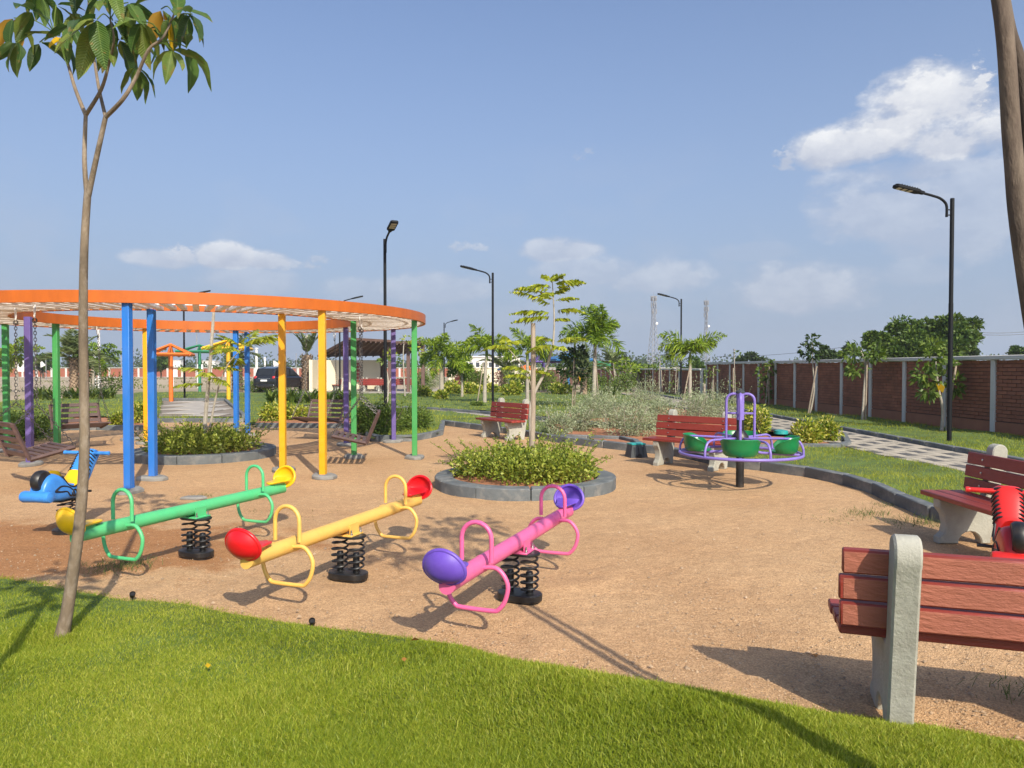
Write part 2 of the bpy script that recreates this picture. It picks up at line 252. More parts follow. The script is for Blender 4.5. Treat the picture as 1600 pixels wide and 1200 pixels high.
M = dict(
    sand=sandmat(),
    pebble=pm('pebble', (.42, .29, .18), .9, .1, 3, isl=.35),
    earth=pm('dry_earth', (.40, .31, .21), .95, .22, .03, .3, 2, dirt=(.16, .17, .07), dirt_amt=.55, dscale=.05),
    redsoil=pm('red_soil', (.36, .15, .07), .95, .25, 4, .6, 25),
    turf=pm('turf_soil', (.085, .13, .022), .95, .35, 2.0, .5, 20),
    kerb=pm('kerb_stone', (.118, .130, .134), .85, .22, 5, .5, 30, dirt=(.34, .31, .27), dirt_amt=.5, dscale=4, isl=.12),
    conc=pm('concrete', (.37, .36, .305), .85, .12, 6, .5, 45, dirt=(.24, .22, .18), dirt_amt=.45, dscale=7),
    pad=pm('footing_concrete', (.23, .22, .20), .9, .2, 6, .6, 30),
    paver_l=pm('paver_light', (.38, .33, .255), .85, .15, 4, .3, 40, isl=.12),
    paver_d=pm('paver_dark', (.09, .085, .08), .85, .25, 4, .3, 40),
    paver_base=pm('paver_joint', (.22, .18, .14), .95),
    slab=pm('paving_slab', (.37, .33, .28), .9, .14, 1.2, .3, 20),
    orange=pm('orange_paint', (.47, .108, .007), .42, .14, 5, .08, 20, dirt=(.42, .10, .01), dirt_amt=.5, dscale=3, stretch=(1, 1, .25)),
    white=pm('white_slat', (.74, .69, .64), .6, .12, 3, .2, 30),
    whitem=pm('white_metal', (.75, .74, .72), .5),
    blue=pm('blue_paint', (.014, .155, .53), .45, .1, 4, .05, dirt=(.02, .13, .45), dirt_amt=.4, stretch=(1, 1, .3), chips=(.10, .16, .30)),
    yellow=pm('yellow_post', (.74, .35, .004), .38, .08, 4, .05, chips=(.35, .2, .08)),
    green=pm('green_post', (.05, .29, .075), .4, .12, 4, .05, dirt=(.04, .22, .06), dirt_amt=.4, stretch=(1, 1, .3), chips=(.12, .2, .1)),
    purple=pm('purple_post', (.125, .088, .27), .42, .12, 4, .05),
    sgreen=pm('green_tube_paint', (.075, .50, .19), .4, .14, 5, .06, 25, dirt=(.06, .28, .13), dirt_amt=.5, dscale=5, chips=(.16, .20, .14)),
    sgold=pm('gold_tube_paint', (.78, .47, .10), .42, .1, 5, .06, 25, dirt=(.62, .30, .05), dirt_amt=.5, dscale=5, chips=(.30, .20, .10)),
    spink=pm('pink_tube_paint', (.76, .115, .30), .4, .08, 5, .05, 25, dirt=(.62, .12, .28), dirt_amt=.5, dscale=5, chips=(.34, .14, .18)),
    pyellow=pm('yellow_plastic', (.86, .50, .008), .32, .05, 3, .03, 60, spec=.5, dirt=(.7, .36, .02), dirt_amt=.35, dscale=6),
    pred=pm('red_plastic', (.66, .008, .014), .3, .06, 3, .03, 60, spec=.5, dirt=(.45, .02, .02), dirt_amt=.35, dscale=6),
    ppurple=pm('purple_plastic', (.135, .065, .44), .4, .1, 3, .03, 60, dirt=(.2, .13, .5), dirt_amt=.35, dscale=6),
    black=pm('black_enamel', (.012, .012, .013), .42, .2, 8, .08, 30, dirt=(.12, .09, .065), dirt_amt=.35, dscale=7),
    blackm=pm('black_mark', (.012, .012, .014), .5),
    steel=pm('galvanised_steel', (.55, .55, .56), .35, .1, 10, metal=1),
    chain=pm('chain_steel', (.14, .13, .125), .5, .25, 10, metal=.7, isl=.3),
    wood=pm('swing_wood', (.105, .062, .055), .55, .25, 3, .2, 30, stretch=(.6, 6, 6), isl=.15),
    benchb=pm('bench_dusty_back', (.33, .108, .066), .75, .12, 5, .9, 30, dirt=(.36, .12, .08), dirt_amt=.5, dscale=6, stretch=(.5, 1.5, 1.5)),
    bench=pm('bench_red', (.25, .034, .022), .45, .18, 5, .35, 26, dirt=(.20, .05, .035), dirt_amt=.4, dscale=4, stretch=(.4, 2, 2), isl=.08),
    lilac=pm('lilac_paint', (.215, .155, .48), .4, .08, 4, .04, 30),
    pgreen=pm('green_plastic', (.008, .17, .05), .3, .1, 3, .03, 50),
    rblue=pm('blue_plastic', (.045, .24, .66), .36, .12, 3, .03, 50, dirt=(.03, .13, .4), dirt_amt=.5, dscale=5),
    rred=pm('red_fibreglass', (.56, .022, .018), .3, .1, 3, .03, 50),
    teal=pm('teal_plastic', (.02, .30, .28), .4), dgrey=pm('dark_grey_plastic', (.045, .05, .055), .55),
    lamp=pm('lamp_black', (.007, .008, .010), .65, .2, 4, spec=.2), led=pm('led_panel', (.55, .50, .40), .4),
    brick=pm('brick', (.285, .105, .06), .9, .2, 3, .4, 60, isl=.14, dirt=(.15, .07, .045), dirt_amt=.6, dscale=.8),
    mortar=pm('mortar', (.115, .06, .045), .95), plinth=pm('wall_plinth', (.31, .125, .07), .9, .12, 2),
    pier=pm('wall_pier', (.58, .56, .53), .8, .1, 2, .2, 30, dirt=(.4, .36, .3), dirt_amt=.4, dscale=2),
    farbrick=pm('far_wall_red', (.30, .10, .06), .9, .1, 2),
    bark=pm('grey_brown_bark', (.175, .13, .085), .85, .35, 9, .8, 40, dirt=(.36, .30, .24), dirt_amt=.55, dscale=16, stretch=(1, 1, .45)),
    barkdark=pm('dark_bark', (.085, .06, .043), .85, .45, 8, 1.0, 30, dirt=(.23, .18, .13), dirt_amt=.7, dscale=9, stretch=(1, 1, .3)),
    palebark=pm('pale_bark', (.36, .32, .26), .85, .2, 8, .5, 30),
    stake=pm('weathered_stake', (.33, .265, .20), .85, .25, 6, .6, 25, stretch=(1, 1, .2), dirt=(.2, .15, .11), dirt_amt=.6, dscale=5),
    datebark=pm('date_palm_bark', (.24, .17, .115), .95, .3, 8, .6, 20, isl=.35),
    cream=pm('cream_wall', (.70, .62, .46), .8, .06, 1), roofb=pm('roof_brown', (.10, .05, .035), .7, .2, 2),
    postb=pm('post_brown', (.13, .075, .06), .7), carp=pm('car_black', (.012, .013, .016), .2, .1, 2, coat=.6),
    glass=pm('dark_glass', (.02, .022, .025), .08, .1, 2), rubber=pm('rubber', (.02, .02, .02), .8), redl=pm('tail_light_red', (.5, .02, .03), .25),
    bld=pm('pale_building', (.72, .70, .66), .8, .05, .3), win=pm('window_dark', (.06, .07, .08), .2),
    tower=pm('tower_steel', (.26, .26, .27), .6), usky=pm('umbrella_blue', (.03, .15, .36), .5), upur=pm('umbrella_purple', (.12, .07, .28), .5),
    ugreen=pm('umbrella_green', (.03, .20, .09), .5), uyel=pm('umbrella_yellow', (.80, .42, .02), .5), uora=pm('umbrella_orange', (.66, .15, .02), .5),
    wire=pm('wire', (.05, .05, .05), .6),
    # foliage
    grass=leafmat('grass_blade', [(.092, .146, .011), (.178, .245, .017), (.285, .335, .025), (.48, .46, .08)], .5, .32, .3, big=.32, bscale=.75),
    grassfar=leafmat('lawn_blade', [(.13, .165, .012), (.225, .265, .020), (.33, .345, .032), (.46, .43, .075)], .55, .3, .3, big=.4, bscale=.45),
    tuft=leafmat('weed_blade', [(.05, .09, .02), (.10, .14, .03), (.18, .19, .06)], .6),
    broad=leafmat('broad_leaf', [(.045, .10, .014), (.075, .15, .020), (.13, .20, .03), (.20, .23, .04)], .5, .32, .35),
    bigleaf=bigleafmat('big_leaf', [(.030, .075, .013), (.055, .12, .018), (.11, .175, .025), (.22, .26, .045)], (.20, .15, .03)),
    yleaf=leafmat('yellow_leaf', [(.55, .33, .01), (.62, .40, .02)], .45, .35),
    oleaf=leafmat('browned_leaf', [(.33, .22, .03), (.40, .20, .03)], .5, .3),
    pshrub=leafmat('planter_leaf', [(.075, .115, .014), (.165, .22, .024), (.31, .355, .045), (.52, .53, .12)], .5, .28, .35, big=.25, bscale=2.5),
    gshrub=leafmat('green_shrub_leaf', [(.055, .10, .016), (.105, .165, .026), (.19, .24, .04)], .5, .25, big=.3, bscale=2),
    yshrub=leafmat('yellow_croton_leaf', [(.06, .12, .012), (.15, .22, .018), (.36, .38, .03), (.60, .55, .14)], .45, .28),
    silver=leafmat('silver_leaf', [(.13, .17, .075), (.23, .28, .14), (.36, .40, .24), (.47, .50, .35)], .6, .2, .25, big=.35, bscale=1.5),
    palm=leafmat('palm_leaflet', [(.06, .12, .014), (.13, .215, .018), (.26, .34, .03)], .42, .25, .4, big=.2),
    palmy=leafmat('bright_palm_leaflet', [(.09, .16, .014), (.20, .29, .022), (.36, .43, .045)], .42, .28, .4, big=.2),
    date=leafmat('date_leaflet', [(.07, .105, .035), (.13, .17, .055), (.22, .25, .095)], .5, .2, .3),
    feather=leafmat('feathery_leaflet', [(.14, .20, .018), (.28, .33, .028), (.46, .47, .05)], .45, .32),
    dark=leafmat('dark_leaf', [(.018, .038, .009), (.033, .062, .013), (.07, .10, .02)], .5, .2, .35, big=.3, bscale=.8),
    oak=leafmat('tree_leaf', [(.022, .05, .010), (.045, .09, .015), (.085, .14, .022), (.14, .19, .03)], .5, .2, .3, big=.4, bscale=.5),
    fartree=leafmat('far_tree_leaf', [(.025, .05, .016), (.045, .075, .022), (.07, .10, .03)], .6, .15, .2, big=.4, bscale=.1),
    strap=leafmat('strap_leaf', [(.045, .085, .014), (.09, .14, .02), (.18, .22, .035)], .42, .25, .4),
    pink=leafmat('pink_leaf', [(.22, .05, .05), (.34, .10, .09), (.10, .08, .03)], .5, .25),
    dry=leafmat('dry_leaf', [(.30, .10, .03), (.42, .22, .06)], .6, .2),
)

# ------------------------------------------------------------------ mesh helpers
class MB:
    def __init__(s): s.v = []; s.f = []; s.m = []
    def add(s, verts, faces, mat=0, T=None):
        o = len(s.v)
        if T is not None: verts = [T @ Vector(p) for p in verts]
        s.v.extend(tuple(p) for p in verts); s.f.extend([tuple(i + o for i in f) for f in faces]); s.m.extend([mat] * len(faces)); return s
    def convex(s, verts, faces, mat=0, T=None):
        c = sum((Vector(p) for p in verts), Vector()) / len(verts); ff = []
        for f in faces:
            a, b, d = Vector(verts[f[0]]), Vector(verts[f[1]]), Vector(verts[f[2]])
            ff.append(tuple(reversed(f)) if (b - a).cross(d - a).dot(a - c) < 0 else tuple(f))
        return s.add(verts, ff, mat, T)
    def box(s, c, d, mat=0, T=None, bev=0.0):
        hx, hy, hz = d[0] / 2, d[1] / 2, d[2] / 2
        if bev <= 0:
            vs = [(c[0] + i * hx, c[1] + j * hy, c[2] + k * hz) for i in (-1, 1) for j in (-1, 1) for k in (-1, 1)]
            return s.add(vs, [(0, 1, 3, 2), (4, 6, 7, 5), (0, 4, 5, 1), (2, 3, 7, 6), (0, 2, 6, 4), (1, 5, 7, 3)], mat, T)
        b = min(bev, hx * .9, hy * .9, hz * .9); vs = []; ix = {}
        for i in (-1, 1):
            for j in (-1, 1):
                for k in (-1, 1):
                    for a, p in enumerate(((i * hx, j * (hy - b), k * (hz - b)), (i * (hx - b), j * hy, k * (hz - b)), (i * (hx - b), j * (hy - b), k * hz))):
                        ix[i, j, k, a] = len(vs); vs.append((c[0] + p[0], c[1] + p[1], c[2] + p[2]))
        fs = [(ix[i, j, k, 0], ix[i, j, k, 1], ix[i, j, k, 2]) for i in (-1, 1) for j in (-1, 1) for k in (-1, 1)]
        for i in (-1, 1):
            fs.append(tuple(ix[i, j, k, 0] for j, k in ((-1, -1), (1, -1), (1, 1), (-1, 1))))
            fs.append(tuple(ix[j, i, k, 1] for j, k in ((-1, -1), (1, -1), (1, 1), (-1, 1))))
            fs.append(tuple(ix[j, k, i, 2] for j, k in ((-1, -1), (1, -1), (1, 1), (-1, 1))))
            for j in (-1, 1):
                fs.append((ix[i, j, -1, 0], ix[i, j, -1, 1], ix[i, j, 1, 1], ix[i, j, 1, 0]))
                fs.append((ix[i, -1, j, 0], ix[i, -1, j, 2], ix[i, 1, j, 2], ix[i, 1, j, 0]))
                fs.append((ix[-1, i, j, 1], ix[-1, i, j, 2], ix[1, i, j, 2], ix[1, i, j, 1]))
        return s.convex(vs, fs, mat, T)
    def tube(s, pts, r, n=10, mat=0, T=None, closed=False, caps=True):
        pts = [Vector(p) for p in pts]; k = len(pts)
        rs = r if isinstance(r, (list, tuple)) else [r] * k
        tg = []
        for i in range(k):
            a = pts[(i - 1) % k] if (closed or i > 0) else pts[i]; b = pts[(i + 1) % k] if (closed or i < k - 1) else pts[i]
            tg.append((b - a).normalized())
        up = Vector((0, 0, 1)) if abs(tg[0].z) < .9 else Vector((1, 0, 0))
        nrm = (up - tg[0] * up.dot(tg[0])).normalized(); vs = []
        for i in range(k):
            nrm = (nrm - tg[i] * nrm.dot(tg[i]))
            nrm = nrm.normalized() if nrm.length > 1e-6 else tg[i].orthogonal().normalized()
            bn = tg[i].cross(nrm)
            for j in range(n):
                a = 2 * PI * j / n; vs.append(pts[i] + (nrm * math.cos(a) + bn * math.sin(a)) * rs[i])
        fs = []
        for i in range(k if closed else k - 1):
            q = (i + 1) % k
            for j in range(n): fs.append((i * n + j, i * n + (j + 1) % n, q * n + (j + 1) % n, q * n + j))
        if caps and not closed: fs.append(tuple(range(n - 1, -1, -1))); fs.append(tuple((k - 1) * n + j for j in range(n)))
        return s.add(vs, fs, mat, T)
    def lathe(s, prof, n=16, mat=0, T=None, c=(0, 0, 0)):
        vs = []; k = len(prof)
        for (r, z) in prof:
            for j in range(n):
                a = 2 * PI * j / n; vs.append((c[0] + r * math.cos(a), c[1] + r * math.sin(a), c[2] + z))
        fs = [(i * n + j, i * n + (j + 1) % n, (i + 1) * n + (j + 1) % n, (i + 1) * n + j) for i in range(k - 1) for j in range(n)]
        fs.append(tuple(range(n - 1, -1, -1))); fs.append(tuple((k - 1) * n + j for j in range(n)))
        return s.add(vs, fs, mat, T)
    def prism(s, poly, z0, z1, mat=0, T=None, bev=0.0):
        """poly (x, y) counter-clockwise, extruded in z, with an optional chamfered rim at both ends"""
        k = len(poly); P = [Vector((p[0], p[1])) for p in poly]
        def inset(d):
            o = []
            for i in range(k):
                a, b, c_ = P[i - 1], P[i], P[(i + 1) % k]
                e1 = (b - a).normalized(); e2 = (c_ - b).normalized()
                n1 = Vector((-e1.y, e1.x)); n2 = Vector((-e2.y, e2.x)); m_ = n1 + n2
                m_ = m_ / max(.35, m_.length_squared / 2) if m_.length > 1e-6 else n1
                o.append(b + m_ * d)
            return o
        rings = [(inset(bev), z0), (P, z0 + bev), (P, z1 - bev), (inset(bev), z1)] if bev else [(P, z0), (P, z1)]
        vs = [(p.x, p.y, z) for ring, z in rings for p in ring]; fs = []
        for i in range(len(rings) - 1):
            for j in range(k): fs.append((i * k + j, i * k + (j + 1) % k, (i + 1) * k + (j + 1) % k, (i + 1) * k + j))
        tri = tessellate_polygon([[Vector((p[0], p[1], 0)) for p in rings[-1][0]]]); o = (len(rings) - 1) * k
        def area(t): a, b, c_ = (P[i] for i in t); return (b - a).cross(c_ - a)
        for t in tri:
            t = t if area(t) > 0 else tuple(reversed(t))
            fs.append(tuple(i + o for i in t)); fs.append(tuple(reversed(t)))
        return s.add(vs, fs, mat, T)
    def build(s, name, mats, parent=None, smooth=True, ang=40):
        me = bpy.data.meshes.new(name); me.from_pydata(s.v, [], s.f); 
        for m in (mats if isinstance(mats, (list, tuple)) else [mats]): me.materials.append(m)
        if len(me.materials) > 1: me.polygons.foreach_set('material_index', s.m)
        if smooth:
            me.shade_smooth(); me.set_sharp_from_angle(angle=rad(ang))
        return link(name, me, parent)
def link(name, me, parent=None, loc=None, rot=None):
    o = bpy.data.objects.new(name, me); C.objects.link(o)
    if parent: o.parent = parent
    if loc is not None: o.location = loc
    if rot is not None: o.rotation_euler = rot
    return o
def npmesh(name, V, Fc, mat, parent=None, smooth=False, midx=None):
    V = np.asarray(V, dtype=np.float32).reshape(-1, 3); Fc = np.asarray(Fc, dtype=np.int32)
    me = bpy.data.meshes.new(name); k = Fc.shape[1]; nf = len(Fc)
    me.vertices.add(len(V)); me.vertices.foreach_set('co', V.ravel())
    me.loops.add(nf * k); me.loops.foreach_set('vertex_index', Fc.ravel())
    me.polygons.add(nf); me.polygons.foreach_set('loop_start', np.arange(nf, dtype=np.int32) * k); me.polygons.foreach_set('loop_total', np.full(nf, k, dtype=np.int32))
    for m in (mat if isinstance(mat, (list, tuple)) else [mat]): me.materials.append(m)
    if midx is not None: me.polygons.foreach_set('material_index', np.asarray(midx, dtype=np.int32))
    me.update(calc_edges=True)
    if smooth: me.shade_smooth()
    return link(name, me, parent)
def cat(parts):
    Vs, Fs, o = [], [], 0
    for V, Fc in parts: Vs.append(V); Fs.append(Fc + o); o += len(V)
    return np.concatenate(Vs), np.concatenate(Fs)
def unit(a): return a / np.maximum(np.linalg.norm(a, axis=-1, keepdims=True), 1e-9)
def leaves(P, D, L, Wd, fold=.18, droop=.12, up=None):
    """a folded four-cornered leaf for every row of P"""
    n = len(P); D = unit(D); rnd = NR.normal(size=(n, 3)) if up is None else np.tile(np.array(up, float), (n, 1)) + NR.normal(size=(n, 3)) * .35
    S = unit(np.cross(D, rnd)); Nn = np.cross(S, D)
    L = np.broadcast_to(L, (n,))[:, None]; Wd = np.broadcast_to(Wd, (n,))[:, None]
    mid = P + D * L * .48
    V = np.stack([P, mid + S * Wd * .5 + Nn * fold * Wd, P + D * L - np.array([0, 0, 1.]) * droop * L, mid - S * Wd * .5 + Nn * fold * Wd], 1).reshape(-1, 3)
    return V, np.arange(n * 4).reshape(n, 4)
def tag(o, label=None, cat_=None, group=None, kind=None):
    if label: o['label'] = label
    if cat_: o['category'] = cat_
    if group: o['group'] = group
    if kind: o['kind'] = kind
    return o
def thing(name, label, cat_, loc=(0, 0, 0), rz=0.0, group=None):
    o = bpy.data.objects.new(name, None); C.objects.link(o); o.location = loc; o.rotation_euler = (0, 0, rz)
    o.empty_display_size = .2
    return tag(o, label, cat_, group)
def copy_tree(o, parent=None):
    c = o.copy(); C.objects.link(c)
    if parent: c.parent = parent
    for ch in list(o.children): copy_tree(ch, c)
    return c
def bez(pts, k=6):
    """Catmull-Rom through the points"""
    P = [Vector(p) for p in pts]; out = []
    for i in range(len(P) - 1):
        p0 = P[max(i - 1, 0)]; p1 = P[i]; p2 = P[i + 1]; p3 = P[min(i + 2, len(P) - 1)]
        for j in range(k):
            t = j / k
            out.append(.5 * ((2 * p1) + (p2 - p0) * t + (2 * p0 - 5 * p1 + 4 * p2 - p3) * t * t + (3 * p1 - p0 - 3 * p2 + p3) * t ** 3))
    out.append(P[-1]); return out
def lerp(a, b, n): return [a + (b - a) * i / (n - 1) for i in range(n)]
_ph = NR.uniform(0, 6.28, (10, 2)); _dr = NR.uniform(0, 6.28, 10); _fr = np.array([.6, .9, 1.3, 1.9, 2.6, 3.4, 4.3, 5.5, 7., 9.])
def bumps(x, y):
    z = np.zeros_like(x, dtype=float)
    for i in range(10):
        z = z + np.sin((x * np.cos(_dr[i]) + y * np.sin(_dr[i])) * _fr[i] + _ph[i, 0]) * .5 / _fr[i] ** .75
    return z
def inpoly(x, y, poly):
    x = np.asarray(x, float); y = np.asarray(y, float); c = np.zeros(x.shape, bool); k = len(poly)
    for i in range(k):
        x1, y1 = poly[i][:2]; x2, y2 = poly[(i + 1) % k][:2]
        if y1 == y2: continue
        c ^= ((y1 > y) != (y2 > y)) & (x < (x2 - x1) * (y - y1) / (y2 - y1) + x1)
    return c
def polydist(x, y, line, closed=False):
    d = np.full(np.shape(x), 1e9); k = len(line)
    for i in range(k if closed else k - 1):
        ax, ay = line[i][:2]; bx, by = line[(i + 1) % k][:2]; dx, dy = bx - ax, by - ay
        t = np.clip(((x - ax) * dx + (y - ay) * dy) / max(dx * dx + dy * dy, 1e-9), 0, 1)
        d = np.minimum(d, np.hypot(x - ax - t * dx, y - ay - t * dy))
    return d
def sheet(name, poly, z, mat, kind='structure'):
    vs = [Vector((p[0], p[1], 0)) for p in poly]; tri = tessellate_polygon([vs])
    me = bpy.data.meshes.new(name); me.from_pydata([(p.x, p.y, z) for p in vs], [], [tuple(t) for t in tri])
    for p in me.polygons:
        if p.normal.z < 0: p.flip()
    me.materials.append(mat); return tag(link(name, me), kind=kind)
# ------------------------------------------------------------------ ground
def g2(*pts): return [G(px, py)[:2] for px, py in pts]
earth = sheet('ground', [(-700, -60), (700, -60), (700, 1100), (-700, 1100)], -0.03, M['earth'])
SAND_FAR = g2((-420, 692), (5, 689), (72, 679), (100, 672), (245, 672), (247, 660), (382, 660), (400, 668), (570, 669), (578, 690), (640, 690), (688, 681),
              (692, 664), (746, 671), (813, 680), (870, 691), (980, 704), (1060, 712), (1126, 728), (1210, 737), (1300, 750), (1362, 768), (1440, 806)) + [(5.0, 6.2), (5.3, 4.0), (5.4, 1.5)]
EDGE_PX = [(-260, 880), (-120, 895), (0, 905), (60, 913), (110, 925), (200, 940), (280, 945), (350, 960), (450, 978), (540, 990), (640, 1001), (720, 1015), (800, 1036), (900, 1051),
           (1000, 1069), (1100, 1087), (1200, 1107), (1330, 1127), (1420, 1137), (1600, 1167), (1800, 1200)]
EDGE = g2(*EDGE_PX)
SANDP = SAND_FAR + [(-16, 1.5)]

# front lawn: rolling turf, thinning to nothing at the sand
FL = EDGE + [(3.2, 1.2), (-6.5, 1.2)]
def lawn_mesh(name, x0, x1, y0, y1, cell, mask, height):
    xs = np.arange(x0, x1 + cell, cell); ys = np.arange(y0, y1 + cell, cell); X, Y = np.meshgrid(xs, ys); Z = height(X, Y)
    cx, cy = X[:-1, :-1] + cell / 2, Y[:-1, :-1] + cell / 2; k = mask(cx, cy)
    nx = len(xs); idx = np.arange(X.size).reshape(X.shape)
    Q = np.stack([idx[:-1, :-1], idx[:-1, 1:], idx[1:, 1:], idx[1:, :-1]], -1)[k]
    used, inv = np.unique(Q, return_inverse=True)
    V = np.stack([X.ravel(), Y.ravel(), Z.ravel()], 1)[used]
    o = npmesh(name, V, inv.reshape(Q.shape), M['turf'], smooth=True); return tag(o, kind='structure')
def fl_h(x, y):
    d = polydist(x, y, EDGE); ins = inpoly(x, y, FL)
    base = np.clip(d / .55, 0, 1) ** .7
    return np.where(ins, .014 + base * np.maximum(.066 + .048 * bumps(x * 1.5 + 3, y * 1.5) + .012 * bumps(x * 4, y * 4), .012), .0)
lawn_mesh('front_lawn', -5.5, 3, 1.4, 6.4, .06, lambda x, y: inpoly(x, y, FL), fl_h)
def sand_h(x, y): return -.004 + .004 * bumps(x * 2.2, y * 2.2) + .0035 * bumps(x * 6 + 4, y * 6)
def sand_sheet():
    xs = np.arange(-8.2, 5.5, .075); ys = np.arange(2.0, 11.0, .075); X, Y = np.meshgrid(xs, ys); Z = sand_h(X, Y)
    e = np.minimum(np.minimum(X - xs[0], xs[-1] - X), np.minimum(Y - ys[0], ys[-1] - Y)); Z = Z * np.clip(e / .5, 0, 1)
    # scuffed hollows under the ends of the seesaws and beside their springs
    for (cx, cy, a) in ((-2.76, 6.40, 68.5), (-1.28, 5.72, 69.5), (.055, 5.19, 68.5)):
        for s in (-1, 1):
            hx, hy = cx + s * .8 * math.cos(rad(a)), cy + s * .8 * math.sin(rad(a)); d2 = ((X - hx) ** 2 + (Y - hy) ** 2) / .30 ** 2
            Z = Z - .022 * np.exp(-d2) + .012 * np.exp(-((np.sqrt(d2) - 1.5) / .35) ** 2)
    for i in range(150):                                             # old footprints
        fx, fy, fa = RN.uniform(-5, 4.5), RN.uniform(3.6, 9.5), RN.uniform(0, 6.28); u = (X - fx) * math.cos(fa) + (Y - fy) * math.sin(fa); v = -(X - fx) * math.sin(fa) + (Y - fy) * math.cos(fa)
        d2 = (u / .13) ** 2 + (v / .065) ** 2; Z = Z - .007 * np.exp(-d2 ** 2) + .003 * np.exp(-((d2 - 1.8) / .6) ** 2)
    idx = np.arange(X.size).reshape(X.shape); Q = np.stack([idx[:-1, :-1], idx[:-1, 1:], idx[1:, 1:], idx[1:, :-1]], -1); cx, cy = X[:-1, :-1] + .0375, Y[:-1, :-1] + .0375
    k = inpoly(cx, cy, SANDP); V = np.stack([X.ravel(), Y.ravel(), Z.ravel()], 1)
    tag(npmesh('sand', V, Q[k], M['sand'], smooth=True), kind='structure')
    tag(sheet('sand_bed', SANDP, -.021, M['sand']), kind='structure')
    far = [p for p in SANDP]; ys_ = float(ys[-1]) - .02
    me_poly = []; k = len(far)
    for i in range(k):                                               # the part of the sand beyond the fine grid
        a, b = far[i], far[(i + 1) % k]; ia, ib = a[1] > ys_, b[1] > ys_
        if ia: me_poly.append(tuple(a[:2]))
        if ia != ib: t = (ys_ - a[1]) / (b[1] - a[1]); me_poly.append((a[0] + (b[0] - a[0]) * t, ys_))
    sheet('sand', me_poly, -.0005, M['sand'])
    sheet('sand', [(-8.18, 2), (-8.18, ys_), (-15.2, ys_), (-15.8, 2)], -.001, M['sand'])
sand_sheet()
def blades(x, y, z, h, w, mat, name, lean=.55, segs=2, field=1.0):
    n = len(x); a = NR.uniform(0, 2 * PI, n)
    fa = 2.6 * bumps(x * 1.6 * field, y * 1.6 * field) + 2.2; ln = np.abs(NR.normal(lean, .22, n))
    dx = np.cos(a) * .75 + np.cos(fa) * .5; dy = np.sin(a) * .75 + np.sin(fa) * .5
    P = np.stack([x, y, z], 1); D = np.stack([dx * ln, dy * ln, np.ones(n)], 1); D = unit(D)
    b = NR.uniform(0, 2 * PI, n); S = np.stack([np.cos(b), np.sin(b), np.zeros(n)], 1) * (w * .5)[:, None]
    Hh = h[:, None]
    if segs == 1:
        V = np.stack([P - S, P + S, P + D * Hh], 1).reshape(-1, 3)
        return tag(npmesh(name, V, np.arange(n * 3).reshape(n, 3), mat), kind='stuff')
    m = P + D * Hh * .55; D2 = unit(D * np.array([1.9, 1.9, .75])); t = m + D2 * Hh * .5
    V = np.stack([P - S, P + S, m + S * .8, m - S * .8, t], 1).reshape(-1, 3)
    i = np.arange(n) * 5
    Fc = np.stack([np.stack([i, i + 1, i + 2], 1), np.stack([i, i + 2, i + 3], 1), np.stack([i + 3, i + 2, i + 4], 1)], 1).reshape(-1, 3)
    return tag(npmesh(name, V, Fc, mat), kind='stuff')
def front_grass():
    n = 760000; y = 1.0 / NR.uniform(1 / 6.2, 1 / 2.75, n); x = NR.uniform(-.86, .86, n) * y
    k = inpoly(x, y, FL); x, y = x[k], y[k]; d = polydist(x, y, EDGE)
    k = NR.uniform(0, 1, len(x)) < np.clip(d / .04 + .35, 0, 1); x, y, d = x[k], y[k], d[k]
    z = fl_h(x, y) - .004; h = NR.normal(.023, .008, len(x)).clip(.008, .05) * np.clip(.55 + d * 1.6, .55, 1) * (1 + .22 * bumps(x * 2, y * 2 + 5))
    h[NR.uniform(0, 1, len(h)) < .012] *= 1.8
    tb = np.hypot(x + 2.78, y - 4.42); h = h * (1 + 1.1 * np.exp(-(tb / .28) ** 2))
    w = NR.uniform(.0020, .0042, len(x))
    blades(x, y, z, h.clip(.01, .13), w, M['grass'], 'grass', .75)
front_grass()
def far_side_grass():          # seen past the front edge: stray runners in the sand next to the lawn
    n = 5000; t = NR.uniform(0, 1, n); i = NR.integers(1, len(EDGE) - 2, n); A = np.array(EDGE)
    p = A[i] + (A[i + 1] - A[i]) * t[:, None]; off = np.abs(NR.normal(0, .035, n)); x = p[:, 0] + NR.normal(0, .02, n); y = p[:, 1] + off
    blades(x, y, np.zeros(n), NR.uniform(.012, .03, n), NR.uniform(.002, .004, n), M['grass'], 'grass_runners', .9)
far_side_grass()

# loose grit on the sand near by
def grit():
    n = 26000; y = 1 / NR.uniform(1 / 13., 1 / 3.1, n); x = NR.uniform(-.8, .8, n) * y
    k = inpoly(x, y, SANDP) & ~inpoly(x, y, FL); x, y = x[k], y[k]; n = len(x)
    s = (.0022 + NR.exponential(.0024, n)).clip(0, .022); ang = NR.uniform(0, 6.28, n)
    base = np.array([[1, 0, 0], [-.5, .87, 0], [-.5, -.87, 0], [.1, .1, .9]]); ca, sa = np.cos(ang), np.sin(ang)
    V = base[None] * s[:, None, None]; V = np.stack([V[..., 0] * ca[:, None] - V[..., 1] * sa[:, None], V[..., 0] * sa[:, None] + V[..., 1] * ca[:, None], V[..., 2] + .0005], -1)
    V[..., 0] += x[:, None]; V[..., 1] += y[:, None]
    i = np.arange(n) * 4; Fc = np.stack([np.stack([i, i + 1, i + 3], 1), np.stack([i + 1, i + 2, i + 3], 1), np.stack([i + 2, i, i + 3], 1)], 1).reshape(-1, 3)
    tag(npmesh('gravel', V.reshape(-1, 3), Fc, M['pebble']), kind='stuff')
grit()

